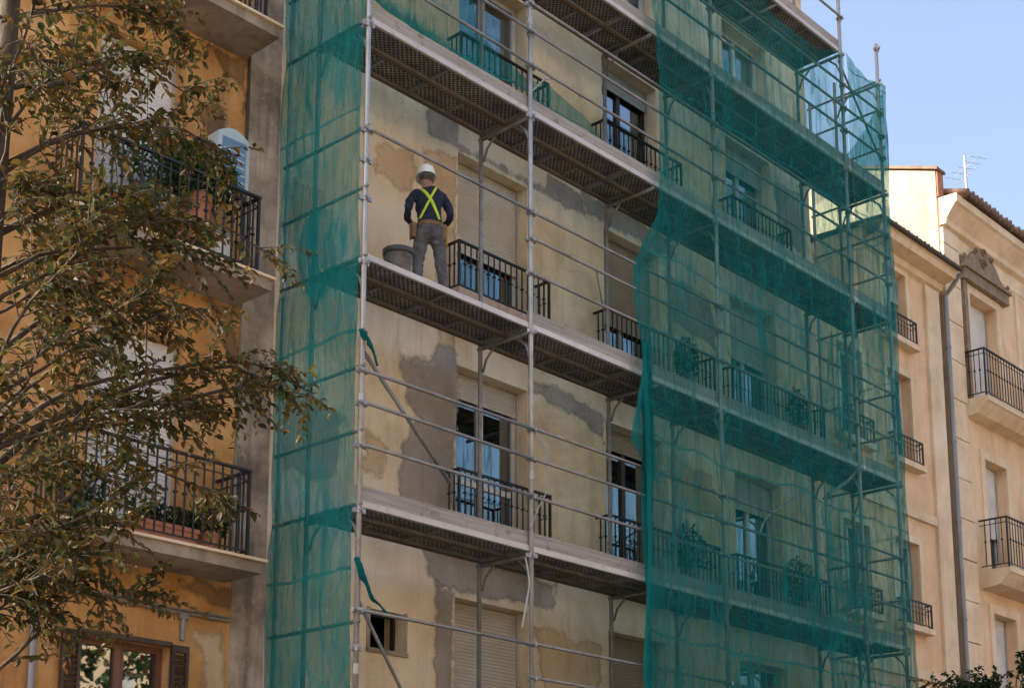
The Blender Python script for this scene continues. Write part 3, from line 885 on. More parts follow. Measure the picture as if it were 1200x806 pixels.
# ------------------------------------------------------------------ scaffold
SX = [0.0, 3.012, 7.459, 11.679, 13.067]
LV = [3.30, 6.40, 9.50, 12.667, 15.241, 17.546]
YI, YR = .945, 1.516
sc = thing('scaffold', (6.5, 0, .14), 'galvanised tube scaffold with steel decks in front of the beige building', 'scaffold')
SR, LR = .034, .0225


def tube(name, p, q, r, mat='galvanised', parent=None, n=10):
    return MB().path([p, q], r, n).build(name, M[mat], parent or sc, True)


# smooth tubes need flat caps: shade by angle is not needed at this size
b = MB()
b.lathe([(SR + .001, -.035), (SR + .014, -.033), (SR + .014, .033), (SR + .001, .035)], 10)
b.box(-.012, .012, -.085, -.046, -.03, .03); b.box(.04, .085, -.018, .018, -.028, .028); b.box(-.085, -.04, -.018, .018, -.028, .028)
b.box(-.03, .03, -.075, -.05, -.012, .012)
CPL = b.mesh('coupler', M['coupler_steel'])
SPG = MB().lathe([(SR + .001, -.06), (SR + .007, -.06), (SR + .007, .06), (SR + .001, .06)], 10).mesh('spigot_sleeve', M['galvanised'], False)

stops = [20.9, 20.9, 20.9, 20.6, 18.35]
stds = []
for i, x in enumerate(SX):
    s = tube('standard', (x, 0, .16), (x, 0, stops[i]), SR, n=12); stds.append(s)
    MB().box(x - .1, x + .1, -.1, .1, .141, .16).build('base_plate', M['coupler_steel'], s)
    for z in (4.6, 7.6, 10.9, 14.0, 17.0):
        if z < stops[i] and random.random() < .85: inst('spigot_sleeve', SPG, s, (x, 0, z + random.uniform(-.3, .3)))
inner = []
for x in (0.0, 3.012, 5.84, 7.459, 11.679, 13.067):
    s = tube('standard', (x, YI, .16), (x, YI, 20.4 if x < 12 else 17.9), SR * .92, 'galvanised_dull'); inner.append(s)
    MB().box(x - .1, x + .1, YI - .1, YI + .1, .141, .16).build('base_plate', M['coupler_steel'], s)
for x in (0.0, 13.067):
    s = tube('standard', (x, YR, .16), (x, YR, 20.4 if x < 12 else 17.7), SR * .92, 'galvanised'); inner.append(s)
    MB().box(x - .1, x + .1, YR - .1, YR + .1, .141, .16).build('base_plate', M['coupler_steel'], s)

# guard rails and couplers, bay by bay, lift by lift
RAILS = {0: (.73, 1.41, 1.85), 1: (.73, 1.25, 1.66), 2: (.77, 1.27, 1.67), 3: (.71, 1.23, 1.66), 4: (.70, 1.15, 1.62), 5: (.7, 1.2, 1.65)}
for li, lz in enumerate(LV):
    for bi in range(4):
        for ri, dz in enumerate(RAILS[li]):
            if li == 2 and bi == 0 and ri < 2: continue          # the worker's bay has only its top rail
            if li == 3 and bi == 0 and ri == 2: continue
            if li == 0 and bi == 0 and ri == 1: continue
            z = lz + dz
            if bi == 3 and z > 18.2: continue
            if li == 5 and bi == 3: continue
            dy = -SR - LR + .004
            tube('guard_rail', (SX[bi] - .06, dy, z + random.uniform(-.008, .008)), (SX[bi + 1] + .06, dy, z + random.uniform(-.008, .008)), LR, 'galvanised_rail')
    for si, x in enumerate(SX):
        for dz in RAILS[li]:
            if lz + dz < stops[si]: inst('coupler', CPL, stds[si], (x, 0, lz + dz), (0, 0, random.uniform(-.25, .25)))
        if lz < stops[si]: inst('coupler', CPL, stds[si], (x, 0, lz - .06), (0, 0, random.uniform(-.4, .4)))
    # end frames at both ends: rails running back to the wall
    for x in (SX[0], SX[4]):
        sgn = -1 if x < 1 else 1
        for dz in (0.02, .92, 1.72):
            z = lz + dz
            if x > 12 and z > 17.8: continue
            tube('end_rail', (x + sgn * (SR + LR) * .2, -.06, z), (x + sgn * (SR + LR) * .2, YR + .06, z), LR, 'galvanised_dull')
    # transoms and gussets under the decks
    for x in (SX[0], SX[1], 5.84, SX[2], SX[3], SX[4]):
        t_ = tube('transom', (x, -.02 if x != 5.84 else .01, lz - .055), (x, YI + .04, lz - .055), .030, 'galvanised_dull')
        if x != 5.84:
            MB().path([(x + .02, .03, lz - .42), (x + .02, .10, lz - .22), (x + .02, .24, lz - .08)], .018, 8).build('gusset', M['galvanised'], t_, True)
        MB().path([(x + .02, YI - .03, lz - .40), (x + .02, YI - .10, lz - .22), (x + .02, YI - .26, lz - .08)], .018, 8).build('gusset', M['galvanised_dull'], t_, True)
        for ins in inner:
            pass
    # decks
    xe = SX[4] if li < 5 else SX[3]
    pf = MB().box(SX[0] + .02, xe - .02, .455, .50, lz - .02, lz + .062).build('platform', M['beam_rust'], sc)
    MB().box(SX[0] + .02, xe - .02, .895, .945 - SR - .003, lz - .03, lz + .062).build('rear_beam', M['beam_rust'], pf)
    joints = [SX[0], SX[1], 5.25, SX[2], 9.6, SX[3], SX[4]]
    if li == 5: joints = joints[:-1]
    for k in range(len(joints) - 1):
        a, c = joints[k] + .025, joints[k + 1] - .025
        MB().box(a - .022, c + .022, -.030 + SR + .004, .045, lz, lz + .075).build('edge_profile', M['edge_alu'], pf)
        for (y0, y1, off) in ((.05, .45, 0), (.505, .89, .55)):
            segs = [(a, c)] if off == 0 or c - a < 2 else [(a, a + (c - a) * .5 - .012), (a + (c - a) * .5 + .012, c)]
            for (u, v) in segs:
                dz = random.uniform(-.006, .006)
                q = MB()
                q.box(u, v, y0, y1, lz + .045 + dz, lz + .058 + dz)
                pl = q.build('plank', M['deck_pan'], pf)
                q = MB()
                q.box(u, v, y0 + .001, y0 + .012, lz + dz, lz + .0445 + dz); q.box(u, v, y1 - .012, y1 - .001, lz + dz, lz + .0445 + dz)
                for xx in (u + .001, v - .021): q.box(xx, xx + .02, y0 + .013, y1 - .013, lz + .004 + dz, lz + .0445 + dz)
                xm = u + (v - u) * .5
                q.box(xm - .02, xm + .02, y0 + .013, y1 - .013, lz + .02 + dz, lz + .0445 + dz)
                q.build('plank_rib', M['galvanised_dull'], sc if False else pf)
        if not (li == 2 and k == 0):
            th = .185
            tb = MB().box(a - .022, c + .022, SR + .008, SR + .036, lz + .085 + random.uniform(0, .01), lz + .085 + th).build('toe_board', M['toe_timber'], pf)
            if li != 4:
                pass
# the diagonal brace tubes seen in the open bay and its neighbours
tube('brace', (.05, .06, 8.36), (1.62, .10, 7.02), .026, 'galvanised_dull')
tube('brace', (.06, .06, 5.30), (1.05, .10, 4.0), .022, 'galvanised_dull')
tube('brace', (5.45, .85, 11.45), (5.75, YI, 10.85), .012, 'galvanised_dull')
tube('brace', (SX[3] - .1, .5, 19.0), (SX[3] - .9, 1.6, 19.05), .025)
tube('brace', (SX[3], .05, 17.4), (SX[4], .05, 16.0), .02, 'galvanised_dull')

# ------------------------------------------------------------------ debris nets
def sheet(name, pos, nu, nv, dens, label, seed=0, group=None, amp=.05, freq=1.3, mask=None):
    """grid u (across) x v (up); pos(u, v) -> base point and outward normal; wrinkled"""
    vs_, de, idx = [], [], {}
    for j in range(nv + 1):
        for i in range(nu + 1):
            u, v = i / nu, j / nv
            p, nrm = pos(u, v)
            p = Vector(p); nrm = Vector(nrm)
            q = Vector((p.x * freq + seed, p.y * freq * 1.3 + seed, p.z * freq * .45))
            w = noise.fractal(q, .9, 2.1, 5)
            r2 = noise.noise(Vector((p.x * 5 + seed, p.y * 5, p.z * .9)))
            ridge = 1 - abs(noise.noise(Vector((p.x * 1.1 + p.z * .35 + seed, p.y * 1.6, p.z * .6))))
            p = p + nrm * (amp * (w + .35 * r2))
            idx[i, j] = len(vs_); vs_.append(tuple(p))
            d_ = dens(u, v, p) * (1 + .25 * max(0, ridge - .93) / .07)
            de.append(max(.02, min(1, d_)))
    fs = []
    for j in range(nv):
        for i in range(nu):
            if mask and not mask((i + .5) / nu, (j + .5) / nv): continue
            fs.append((idx[i, j], idx[i + 1, j], idx[i + 1, j + 1], idx[i, j + 1]))
    me = bpy.data.meshes.new(name)
    me.from_pydata(vs_, [], fs)
    at = me.attributes.new('dens', 'FLOAT', 'POINT'); at.data.foreach_set('value', de)
    me.materials.append(M['net'])
    me.polygons.foreach_set('use_smooth', [True] * len(me.polygons))
    o = bpy.data.objects.new(name, me)
    link(o)
    return tag(o, label, 'net', group)


def lerp_tab(tab, t):
    for (a, x), (b_, y) in zip(tab, tab[1:]):
        if a <= t <= b_ or (b_, y) == tab[-1] or t < a:
            k = (t - a) / (b_ - a)
            return x + (y - x) * max(0, min(1, k))
    return tab[-1][1]


LEFT = [(0.3, 5.2), (4.8, 5.25), (8.1, 5.30), (9.0, 5.28), (9.95, 5.32), (10.6, 5.2), (11.15, 5.22), (11.6, 5.42), (12.0, 5.68), (12.7, 5.82), (14.5, 5.84), (15.2, 5.74), (16.5, 5.6), (18.5, 5.4)]
TOPE = [(5.0, 18.4), (8.6, 17.9), (8.95, 17.3), (9.2, 17.12), (9.9, 17.05), (10.8, 17.06), (11.25, 17.32), (11.62, 17.52)]


def front_pos(u, v):
    z0 = .4
    xr = 11.66
    # first guess of x, then top edge, then left edge at that height
    x = 5.4 + (xr - 5.4) * u
    zt = lerp_tab(TOPE, x)
    z = z0 + (zt - z0) * v
    xl = lerp_tab(LEFT, z)
    x = xl + (xr - xl) * u ** 1.15
    sag = .03 * math.sin(math.pi * min(1, max(0, (x - 7.46) / 4.2))) if x > 7.46 else .03 * math.sin(math.pi * (x - 5.2) / 2.3)
    return (x, -SR - 2 * LR - .03 - abs(sag), z), (0, -1, 0)


def front_dens(u, v, p):
    d_ = .43 - .12 * max(0, min(1, (p.z - 11) / 6))
    d_ += .07 * max(0, min(1, (9.5 - p.z) / 3))
    if p.z > 16.0 and p.x > 11.0: d_ *= .5
    e = p.x - lerp_tab(LEFT, p.z)
    if e < .38: d_ += .25 * (1 - e / .38) * (1 if p.z < 12.2 else .35)
    d_ += .16 * noise.noise(Vector((p.x * .55, p.z * .5, 3.3)))
    return d_


sheet('debris_net', front_pos, 120, 230, front_dens, 'large green debris net hanging over the right half of the scaffold front', 3, 'green scaffold nets', amp=.075)
CORN = [(11.6, 17.55), (12.0, 17.36), (12.4, 17.25), (12.9, 17.40), (13.2, 17.45)]


def corner_pos(u, v):
    x = 11.69 + (13.13 - 11.69) * u
    z = .4 + (lerp_tab(CORN, x) - .4) * v
    bulge = .22 * u ** 3 * max(0, (9.5 - z) / 9.5) ** .6 if z < 9.5 else 0
    return (x + bulge, -SR - 2 * LR - .035, z), (0, -1, 0)


sheet('debris_net', corner_pos, 34, 230, lambda u, v, p: .34 + .10 * max(0, min(1, (p.z - 13) / 4)) + (.2 if u > .9 else 0) + .12 * noise.noise(Vector((p.x * 2, p.z * .7, 9))), 'narrow green net strip covering the last short bay at the right corner', 11, 'green scaffold nets', amp=.05)


def rend_pos(u, v):
    y = -.05 + 1.62 * u
    z = .4 + (17.35 - .35 * math.sin(math.pi * u) - 1.2 * u - .4) * v
    return (SX[4] + SR + .06 + .08 * math.sin(u * 7) * .3, y, z), (1, 0, 0)


sheet('debris_net', rend_pos, 34, 200, lambda u, v, p: (.20 if p.z < 15.6 else .46) + .1 * noise.noise(Vector((p.y * 2, p.z * .7, 5))), 'green net closing the far right end, seen through the front net', 21, 'green scaffold nets', amp=.05)


def lend_pos(u, v):
    y = .02 + 1.56 * u
    z = .4 + 20.2 * v
    pinch = 0
    for lz in LV: pinch += .035 * math.exp(-((z - lz - .05) / .25) ** 2)
    bul = .10 * math.exp(-((y - .55) / .35) ** 2 - ((z - 9.75) / .5) ** 2)
    return (-SR - .045 + pinch - bul - .05 * math.sin(math.pi * u), y, z), (-1, 0, 0)


def lend_dens(u, v, p):
    d_ = .50 + .20 * noise.noise(Vector((p.y * 1.6, p.z * .8, 1.7))) + .10 * noise.noise(Vector((p.y * 5, p.z * 1.4, 4.7)))
    er = math.hypot((p.y - .66) / .44, (p.z - 9.72) / .55)
    d_ += .22 / (1 + math.exp((er - 1) * 16)) + .22 * math.exp(-((er - .95) / .12) ** 2) * (1 if p.y > .5 else .4)
    if p.z < 6.4: d_ += .10
    if 9.4 > p.z > 8.4: d_ += .06
    return d_


sheet('debris_net', lend_pos, 44, 260, lend_dens, 'green net closing the left end of the scaffold beside the ochre building', 33, 'green scaffold nets', amp=.045)

# the flap gathered at the knot and hanging loose at the net's left edge
def flap_pos(u, v):
    z = 9.95 - (9.95 - 8.35 + .55 * u) * v
    wv = .08 + .42 * v
    x = 5.36 - .42 * v + wv * u * 1.2 + .03 * math.sin(u * 9 + v * 3)
    return (x, -.16 - .05 * math.sin(u * 8) * v, z), (0, -1, 0)


sheet('net_flap', flap_pos, 22, 44, lambda u, v, p: .78 - .18 * v + .15 * math.sin(u * 9), 'loose gathered net flap hanging from the knot at the open bay edge', 41, amp=.03)


def strip_pos(u, v):
    z = 9.9 - 9.2 * v
    x = 5.33 + .07 * math.sin(v * 9) + (u - .5) * (.16 + .06 * math.sin(v * 14))
    return (x, -.17 - .05 * math.sin(u * 6), z), (0, -1, 0)


sheet('net_bundle', strip_pos, 10, 120, lambda u, v, p: .72 + .2 * math.sin(u * 8 + v * 5), 'rope-like bunched net hanging straight down from the knot', 47, amp=.03)

# remnant of net slung over the upper deck of the open bays, its hem sagging along the toe board
HEM = [(.05, 13.10), (.64, 13.04), (1.1, 12.98), (1.5, 12.95), (1.85, 12.94), (2.4, 12.98), (3.1, 13.05), (3.5, 13.0), (4.0, 12.98), (4.7, 12.96)]
UPP = [(.05, 15.1), (.6, 15.0), (1.4, 14.6), (1.9, 14.2), (2.1, 13.6), (2.5, 13.3), (3.1, 13.26), (3.5, 13.4), (4.1, 13.2), (4.7, 13.05)]


def rem_pos(u, v):
    x = .05 + 4.65 * u
    h, t_ = lerp_tab(HEM, x), lerp_tab(UPP, x)
    return (x, .11 + .03 * math.sin(x * 4), h + (t_ - h) * v), (0, -1, 0)


sheet('net_remnant', rem_pos, 110, 40, lambda u, v, p: (.30 if p.x < 2.0 else .42) + .55 * math.exp(-(v / .09) ** 2) + .25 * max(0, noise.noise(Vector((p.x * 2.2 - p.z * 3, p.z * 2.5, 6)))), 'torn green net remnant slung along the upper deck above the worker', 51, amp=.05)
# net tails knotted to the left corner standard
def tail(pts, label, w=.09, seed=0):
    P_ = [Vector(p) for p in pts]
    n, m_ = 26, 10
    vs_, de = [], []
    for i in range(n + 1):
        k = i / n * (len(P_) - 1); q = min(int(k), len(P_) - 2)
        c_ = P_[q].lerp(P_[q + 1], k - q) + Vector((0, 0, .012 * math.sin(i * .7)))
        r_ = w * (.5 - .36 * i / n) * (1 + .35 * noise.noise(Vector((i * .4, seed, 0))))
        for a in range(m_):
            t = 2 * math.pi * a / m_ + i * .25
            rr = r_ * (1 + .45 * math.sin(a * 3.1 + i * .3))
            vs_.append(tuple(c_ + Vector((math.cos(t) * rr, math.sin(t) * rr * .8, math.sin(t + 1) * rr * .8)))); de.append(.9)
    fs = [(i * m_ + a, i * m_ + (a + 1) % m_, (i + 1) * m_ + (a + 1) % m_, (i + 1) * m_ + a) for i in range(n) for a in range(m_)]
    me = bpy.data.meshes.new('net_tail'); me.from_pydata(vs_, [], fs)
    at = me.attributes.new('dens', 'FLOAT', 'POINT'); at.data.foreach_set('value', de)
    me.materials.append(M['net']); me.polygons.foreach_set('use_smooth', [True] * len(fs))
    o = bpy.data.objects.new('net_tail', me); link(o); tag(o, label, 'net')


tail([(-.06, -.04, 8.55), (.02, -.06, 8.45), (.10, -.05, 8.38), (.25, .0, 8.2)], 'twist of green net knotted round the left corner tube above the brace', .08, 61)
tail([(-.06, -.04, 5.75), (.05, -.07, 5.5), (.2, -.05, 5.3), (.5, .0, 5.18)], 'twist of green net tied to the left corner tube near the small window', .07, 62)

# loose cords
def cord(pts, r, label, mat='white_cord', name='hanging_rope'):
    P_ = [Vector(p) for p in pts]
    sm_ = []
    for i in range(len(P_) - 1):
        p0, p1, p2, p3 = P_[max(i - 1, 0)], P_[i], P_[i + 1], P_[min(i + 2, len(P_) - 1)]
        for k in range(6):
            t = k / 6
            sm_.append(.5 * ((2 * p1) + (-p0 + p2) * t + (2 * p0 - 5 * p1 + 4 * p2 - p3) * t * t + (-p0 + 3 * p1 - 3 * p2 + p3) * t ** 3))
    sm_.append(P_[-1])
    o = MB().path(sm_, r, 6).build(name, M[mat], None, True)
    return tag(o, label, 'cord')


cord([(2.92, .02, 6.30), (2.97, .0, 6.0), (2.95, .02, 5.75), (2.86, .03, 5.35)], .014, 'pale hose dangling beneath the lower deck at the second standard', 'white_cord', 'loose_hose')
cord([(SX[3] - .02, .05, 9.42), (11.5, .2, 9.2), (11.1, .3, 8.95)], .03, 'white strap slanting below the deck near the right corner', 'white_cord', 'loose_strap')
cord([(8.8, .25, 7.75), (9.0, .25, 8.05), (9.3, .28, 8.25), (9.9, .3, 8.6), (10.5, .3, 8.95)], .016, 'thin pale cord curving up behind the lower net')
cord([(3.3, .3, 6.6), (3.6, .45, 7.1), (3.95, .55, 7.55), (3.98, .6, 8.1), (3.7, .7, 8.5)], .010, 'thin cord looping beside the second standard above the lower deck')
cord([(3.15, .08, 13.1), (3.5, .1, 13.45), (4.0, .2, 13.6), (4.6, .4, 13.75)], .012, 'thin pale cord tied beside the net remnant on the upper deck')


# ------------------------------------------------------------------ worker on the deck
def skin_mesh(verts, edges, radii, root=0, sub=2):
    me = bpy.data.meshes.new('skeleton')
    me.from_pydata(verts, edges, [])
    o = bpy.data.objects.new('skeleton', me)
    COL.objects.link(o)
    o.modifiers.new('skin', 'SKIN')
    sl = me.skin_vertices[0].data
    for i, r in enumerate(radii):
        sl[i].radius = r if isinstance(r, tuple) else (r, r)
        sl[i].use_root = (i == root)
    s = o.modifiers.new('sub', 'SUBSURF'); s.levels = sub; s.render_levels = sub
    dg = bpy.context.evaluated_depsgraph_get()
    ev = o.evaluated_get(dg)
    res = bpy.data.meshes.new_from_object(ev)
    bpy.data.objects.remove(o)
    return res


def make_worker(loc, rz=0.0, s=1.045):
    w = thing('person', loc, 'worker in white helmet, navy sweater and yellow braces standing on the deck', 'person')
    V = [(.015, .0, .97), (.01, -.005, 1.10), (0, .0, 1.25), (0, .01, 1.38), (0, .03, 1.485), (-.008, .055, 1.56), (-.022, .085, 1.64), (-.028, .11, 1.725),
         (-.168, .025, 1.465), (-.238, .005, 1.335), (-.276, -.03, 1.195), (-.262, .09, 1.13), (-.195, .21, 1.135),
         (.168, .025, 1.465), (.238, .005, 1.335), (.276, -.03, 1.195), (.262, .09, 1.13), (.195, .21, 1.135),
         (-.088, -.005, .88), (-.115, .01, .70), (-.13, .02, .50), (-.135, -.005, .30), (-.14, -.02, .09), (-.155, .06, .045), (-.17, .15, .035),
         (.11, -.005, .88), (.15, .03, .70), (.175, .055, .50), (.195, .015, .30), (.21, .0, .09), (.235, .08, .045), (.26, .17, .035)]
    E_ = [(0, 1), (1, 2), (2, 3), (3, 4), (4, 5), (5, 6), (6, 7), (4, 8), (8, 9), (9, 10), (10, 11), (11, 12), (4, 13), (13, 14), (14, 15), (15, 16), (16, 17),
          (0, 18), (18, 19), (19, 20), (20, 21), (21, 22), (22, 23), (23, 24), (0, 25), (25, 26), (26, 27), (27, 28), (28, 29), (29, 30), (30, 31)]
    Rr = [(.165, .125), (.158, .118), (.20, .13), (.225, .135), (.185, .10), (.062, .062), (.082, .09), (.086, .098),
          .066, .061, .055, .048, .037, .066, .061, .055, .048, .037,
          .105, .092, .075, .070, .062, .052, .04, .105, .092, .075, .070, .062, .052, .04]
    arm_l = list(range(8, 13)); arm_r = list(range(13, 18))
    keep = [q for q in range(len(V)) if q not in arm_l and q not in arm_r]
    mp_ = {q: n_ for n_, q in enumerate(keep)}
    me = skin_mesh([V[q] for q in keep], [(mp_[a], mp_[c]) for a, c in E_ if a in mp_ and c in mp_], [Rr[q] for q in keep], 0, 3)
    bm = bmesh.new(); bm.from_mesh(me)
    arm = skin_mesh([(-.09, .03, 1.455)] + [V[q] for q in arm_l], [(q, q + 1) for q in range(5)], [.075] + [Rr[q] for q in arm_l], 0, 3)
    bm.from_mesh(arm)
    arm.transform(Matrix.Scale(-1, 4, (1, 0, 0))); arm.flip_normals()
    bm.from_mesh(arm)
    bm.to_mesh(me); bm.free()
    # weld torso, limbs and head into one skin
    tmp = bpy.data.objects.new('weld', me); COL.objects.link(tmp)
    rm = tmp.modifiers.new('weld', 'REMESH'); rm.mode = 'VOXEL'; rm.voxel_size = .0115
    me = bpy.data.meshes.new_from_object(tmp.evaluated_get(bpy.context.evaluated_depsgraph_get()))
    bpy.data.objects.remove(tmp)
    bm = bmesh.new(); bm.from_mesh(me)
    for _ in range(5): bmesh.ops.smooth_vert(bm, verts=bm.verts, factor=.5, use_axis_x=True, use_axis_y=True, use_axis_z=True)
    # hands: palm with four fingers and a thumb, curled
    for sx, wr in ((-1, V[12]), (1, V[17])):
        d = Vector((-sx * .25, .8, -.25)).normalized()          # pointing forward and inward
        side = Vector((-sx * .9, -.2, .1)); side = (side - d * side.dot(d)).normalized()
        up = d.cross(side)
        w0 = Vector(wr)
        pal = w0 + d * .05
        HV = [tuple(w0 + d * -.01), tuple(pal)]; HE = [(0, 1)]; HR = [.030, (.036, .024)]
        for k, (off, L) in enumerate(((-.030, .075), (-.010, .085), (.012, .08), (.032, .062))):
            b0 = pal + d * .035 + Vector((0, 0, 1)) * off * .9 + side * off * .3
            q1 = b0 + d * L * .5 + side * .010
            q2 = q1 + (d * .5 + side * .85).normalized() * L * .5
            i = len(HV)
            HV += [tuple(b0), tuple(q1), tuple(q2)]; HE += [(1, i), (i, i + 1), (i + 1, i + 2)]; HR += [.0115, .0095, .008]
        i = len(HV)
        t0 = w0 + d * .03 + Vector((0, 0, .03)) + side * .012
        HV += [tuple(t0), tuple(t0 + d * .03 + Vector((0, 0, .028)) + side * .012), tuple(t0 + d * .055 + Vector((0, 0, .03)) + side * .03)]
        HE += [(1, i), (i, i + 1), (i + 1, i + 2)]; HR += [.014, .011, .009]
        hm = skin_mesh(HV, HE, HR, 1, 1)
        bm.from_mesh(hm)
    # shape: seat, cloth creases
    for v in bm.verts:
        c = v.co
        if .1 < c.z < .95:
            w_ = noise.noise_vector(Vector((c.x * 9, c.y * 9, c.z * 17))) * .013 + noise.noise_vector(Vector((c.x * 20, c.y * 20, c.z * 34))) * .007; c.x += w_.x; c.y += w_.y
        if .80 < c.z < 1.0 and c.y < -.03: c.y -= .022 * math.sin((c.z - .80) / .2 * math.pi) * (1 if abs(abs(c.x) - .085) < .07 else .2)
        if 1.02 < c.z < 1.5:
            w_ = noise.noise_vector(Vector((c.x * 8 + 3, c.y * 8, c.z * 14 + c.x * 6))) * .014 + noise.noise_vector(Vector((c.x * 19, c.y * 19, c.z * 28))) * .006; c.x += w_.x; c.y += w_.y
    bm.to_mesh(me); bm.free()
    for m_ in ('navy_knit', 'work_jeans', 'skin', 'boot'): me.materials.append(M[m_])
    hw = [Vector(V[12]), Vector(V[17])]
    for p in me.polygons:
        c = p.center
        mi = 0
        if c.z < .99 and abs(c.x) < .26: mi = 1
        if c.z < .105: mi = 3
        if c.z > 1.535: mi = 2
        for h in hw:
            if (c - h).length < .16 and c.y > h.y - .02: mi = 2
        p.material_index = mi
    me.polygons.foreach_set('use_smooth', [True] * len(me.polygons))
    T = Matrix.Translation(Vector(loc)) @ Matrix.Rotation(rz, 4, 'Z') @ Matrix.Scale(s, 4)
    # surface for fitting straps
    bm = bmesh.new(); bm.from_mesh(me); bvh = BVHTree.FromBMesh(bm); bm.free()

    def part(name, mb_or_me, mat, parent, smooth=True):
        m2 = mb_or_me.mesh(name, M[mat], smooth) if isinstance(mb_or_me, MB) else mb_or_me
        m2.transform(T)
        o = bpy.data.objects.new(name, m2)
        return link(o, parent)
    body = part('body', me, None, w)

    def ribbon(pts, wd, off=.012, front=False):
        """band laid on the back (cast along +y) or the front"""
        vs_ = []
        n = len(pts)
        for i, (x, z) in enumerate(pts):
            a, c = pts[max(i - 1, 0)], pts[min(i + 1, n - 1)]
            t = Vector((c[0] - a[0], 0, c[1] - a[1])).normalized()
            s_ = Vector((t.z, 0, -t.x)) * wd / 2
            for sg in (-1, 1):
                q = Vector((x, 0, z)) + s_ * sg
                o_ = Vector((q.x, -1 if not front else 1, q.z))
                hit = bvh.ray_cast(o_, Vector((0, 1 if not front else -1, 0)))[0]
                y = hit.y if hit else 0.0
                vs_.append((q.x, y - off if not front else y + off, q.z))
                vs_.append((q.x, y + .004 if not front else y - .004, q.z))
        fs = []
        for i in range(n - 1):
            a = 4 * i
            fs += [(a, a + 2, a + 6, a + 4), (a, a + 4, a + 5, a + 1), (a + 2, a + 3, a + 7, a + 6)]
        return MB().add(vs_, fs)
    N = 18
    for sg in (-1, 1):
        pts = [(sg * (-.085 + .21 * (k / N)) - .01, 1.50 - .44 * (k / N)) for k in range(N + 1)]
        rb = ribbon(pts, .030, .012 + .004 * (sg + 1))
        part('brace_strap', rb, 'hiviz', w)
        part('brace_strap', ribbon([(sg * .10, 1.48 - .40 * k / N) for k in range(N + 1)], .038, .012, True), 'hiviz', w)
    # belt round the waist, pouches and tools
    b = MB()
    vs_ = []
    n = 28
    for j, z in enumerate((.985, 1.035)):
        for k in range(n):
            t = 2 * math.pi * k / n
            d = Vector((math.cos(t), math.sin(t), 0))
            hit = bvh.ray_cast(Vector((d.x * .6, d.y * .6, 1.01)), -d)[0]
            r_ = (Vector((hit.x, hit.y, 0)).length if hit else .16) + .012
            if r_ > .24: r_ = .18
            vs_.append((d.x * r_, d.y * r_, z))
    b.add(vs_, [(k, (k + 1) % n, n + (k + 1) % n, n + k) for k in range(n)])
    belt = part('tool_belt', b, 'leather', w)
    for (x, y, z, sx, sy, sz, mt) in ((-.195, .0, .93, .032, .062, .09, 'leather'), (.195, -.01, .93, .032, .062, .10, 'leather')):
        b = MB()
        b.add([(x - sx * .8, y - sy * .8, z - sz), (x + sx * .8, y - sy * .8, z - sz), (x + sx * .8, y + sy * .8, z - sz), (x - sx * .8, y + sy * .8, z - sz),
               (x - sx, y - sy, z + sz * .7), (x + sx, y - sy, z + sz * .7), (x + sx, y + sy, z + sz * .7), (x - sx, y + sy, z + sz * .7),
               (x - sx * .5, y - sy, z + sz), (x + sx * .5, y - sy, z + sz), (x + sx * .5, y + sy, z + sz), (x - sx * .5, y + sy, z + sz)],
              [(0, 3, 2, 1), (0, 1, 5, 4), (1, 2, 6, 5), (2, 3, 7, 6), (3, 0, 4, 7), (4, 5, 9, 8), (5, 6, 10, 9), (6, 7, 11, 10), (7, 4, 8, 11), (8, 9, 10, 11)])
        part('tool_pouch', b, mt, w, False)
    part('hammer_handle', MB().path([(.225, -.03, .74), (.23, -.03, .98)], .013, 8), 'tool_yellow', w)
    part('tool_handle', MB().path([(-.235, -.02, .80), (-.24, -.03, 1.02)], .012, 8), 'leather', w)
    # helmet: dome, brim all round with a peak to the front
    prof = [(.128, -.012), (.122, .0), (.121, .03), (.114, .07), (.094, .105), (.06, .128), (.02, .137), (.0005, .138)]
    hm = MB().lathe(prof, 28)
    vs_, n = [], 28
    for r_, z in ((.118, .002), (.140, -.012), (.140, -.018), (.118, -.008)):
        for k in range(n):
            t = 2 * math.pi * k / n
            ex = 1 + (.22 * max(0, math.sin(t)) ** 3 if r_ > .13 else 0)
            vs_.append((r_ * math.cos(t), r_ * math.sin(t) * ex, z))
    hm.add(vs_, [(j * n + k, j * n + (k + 1) % n, (j + 1) * n + (k + 1) % n, (j + 1) * n + k) for j in range(3) for k in range(n)])
    hm.path([(0, -.10, .098), (0, -.05, .132), (0, 0, .146), (0, .05, .132), (0, .10, .098)], .012, 6)
    hm.v = [(-.026 + x * .98, .105 + y * 1.10 - z * .15, 1.745 + z - y * .10) for x, y, z in hm.v]
    part('helmet', hm, 'helmet_white', w)
    # face: nose, ears, on the far side
    b = MB()
    for sx in (-1, 1): b.lathe([(.004, -.03), (.022, -.015), (.026, .01), (.018, .028), (.002, .034)], 10, (-.025 + sx * .086, .10, 1.68))
    b.v = [(x, y, z) for x, y, z in b.v]
    part('ear', b, 'skin', body)
    part('nose', MB().add([(-.042, .19, 1.65), (-.008, .19, 1.65), (-.026, .232, 1.652), (-.026, .195, 1.71)], [(0, 1, 2), (1, 3, 2), (3, 0, 2), (0, 3, 1)]), 'skin', body)
    for sx in (-1, 1): part('eye', MB().lathe([(.001, -.010), (.009, -.005), (.010, .004), (.001, .010)], 10, (-.026 + sx * .034, .187, 1.705)), 'boot', body)
    part('mouth', MB().path([(-.05, .17, 1.618), (-.025, .18, 1.616), (0, .17, 1.618)], .006, 6), 'terracotta', body)
    # neck hair
    part('hair', MB().lathe([(.089, 0), (.094, .03), (.094, .06)], 24, (-.022, .088, 1.66)), 'boot', body)
    return w


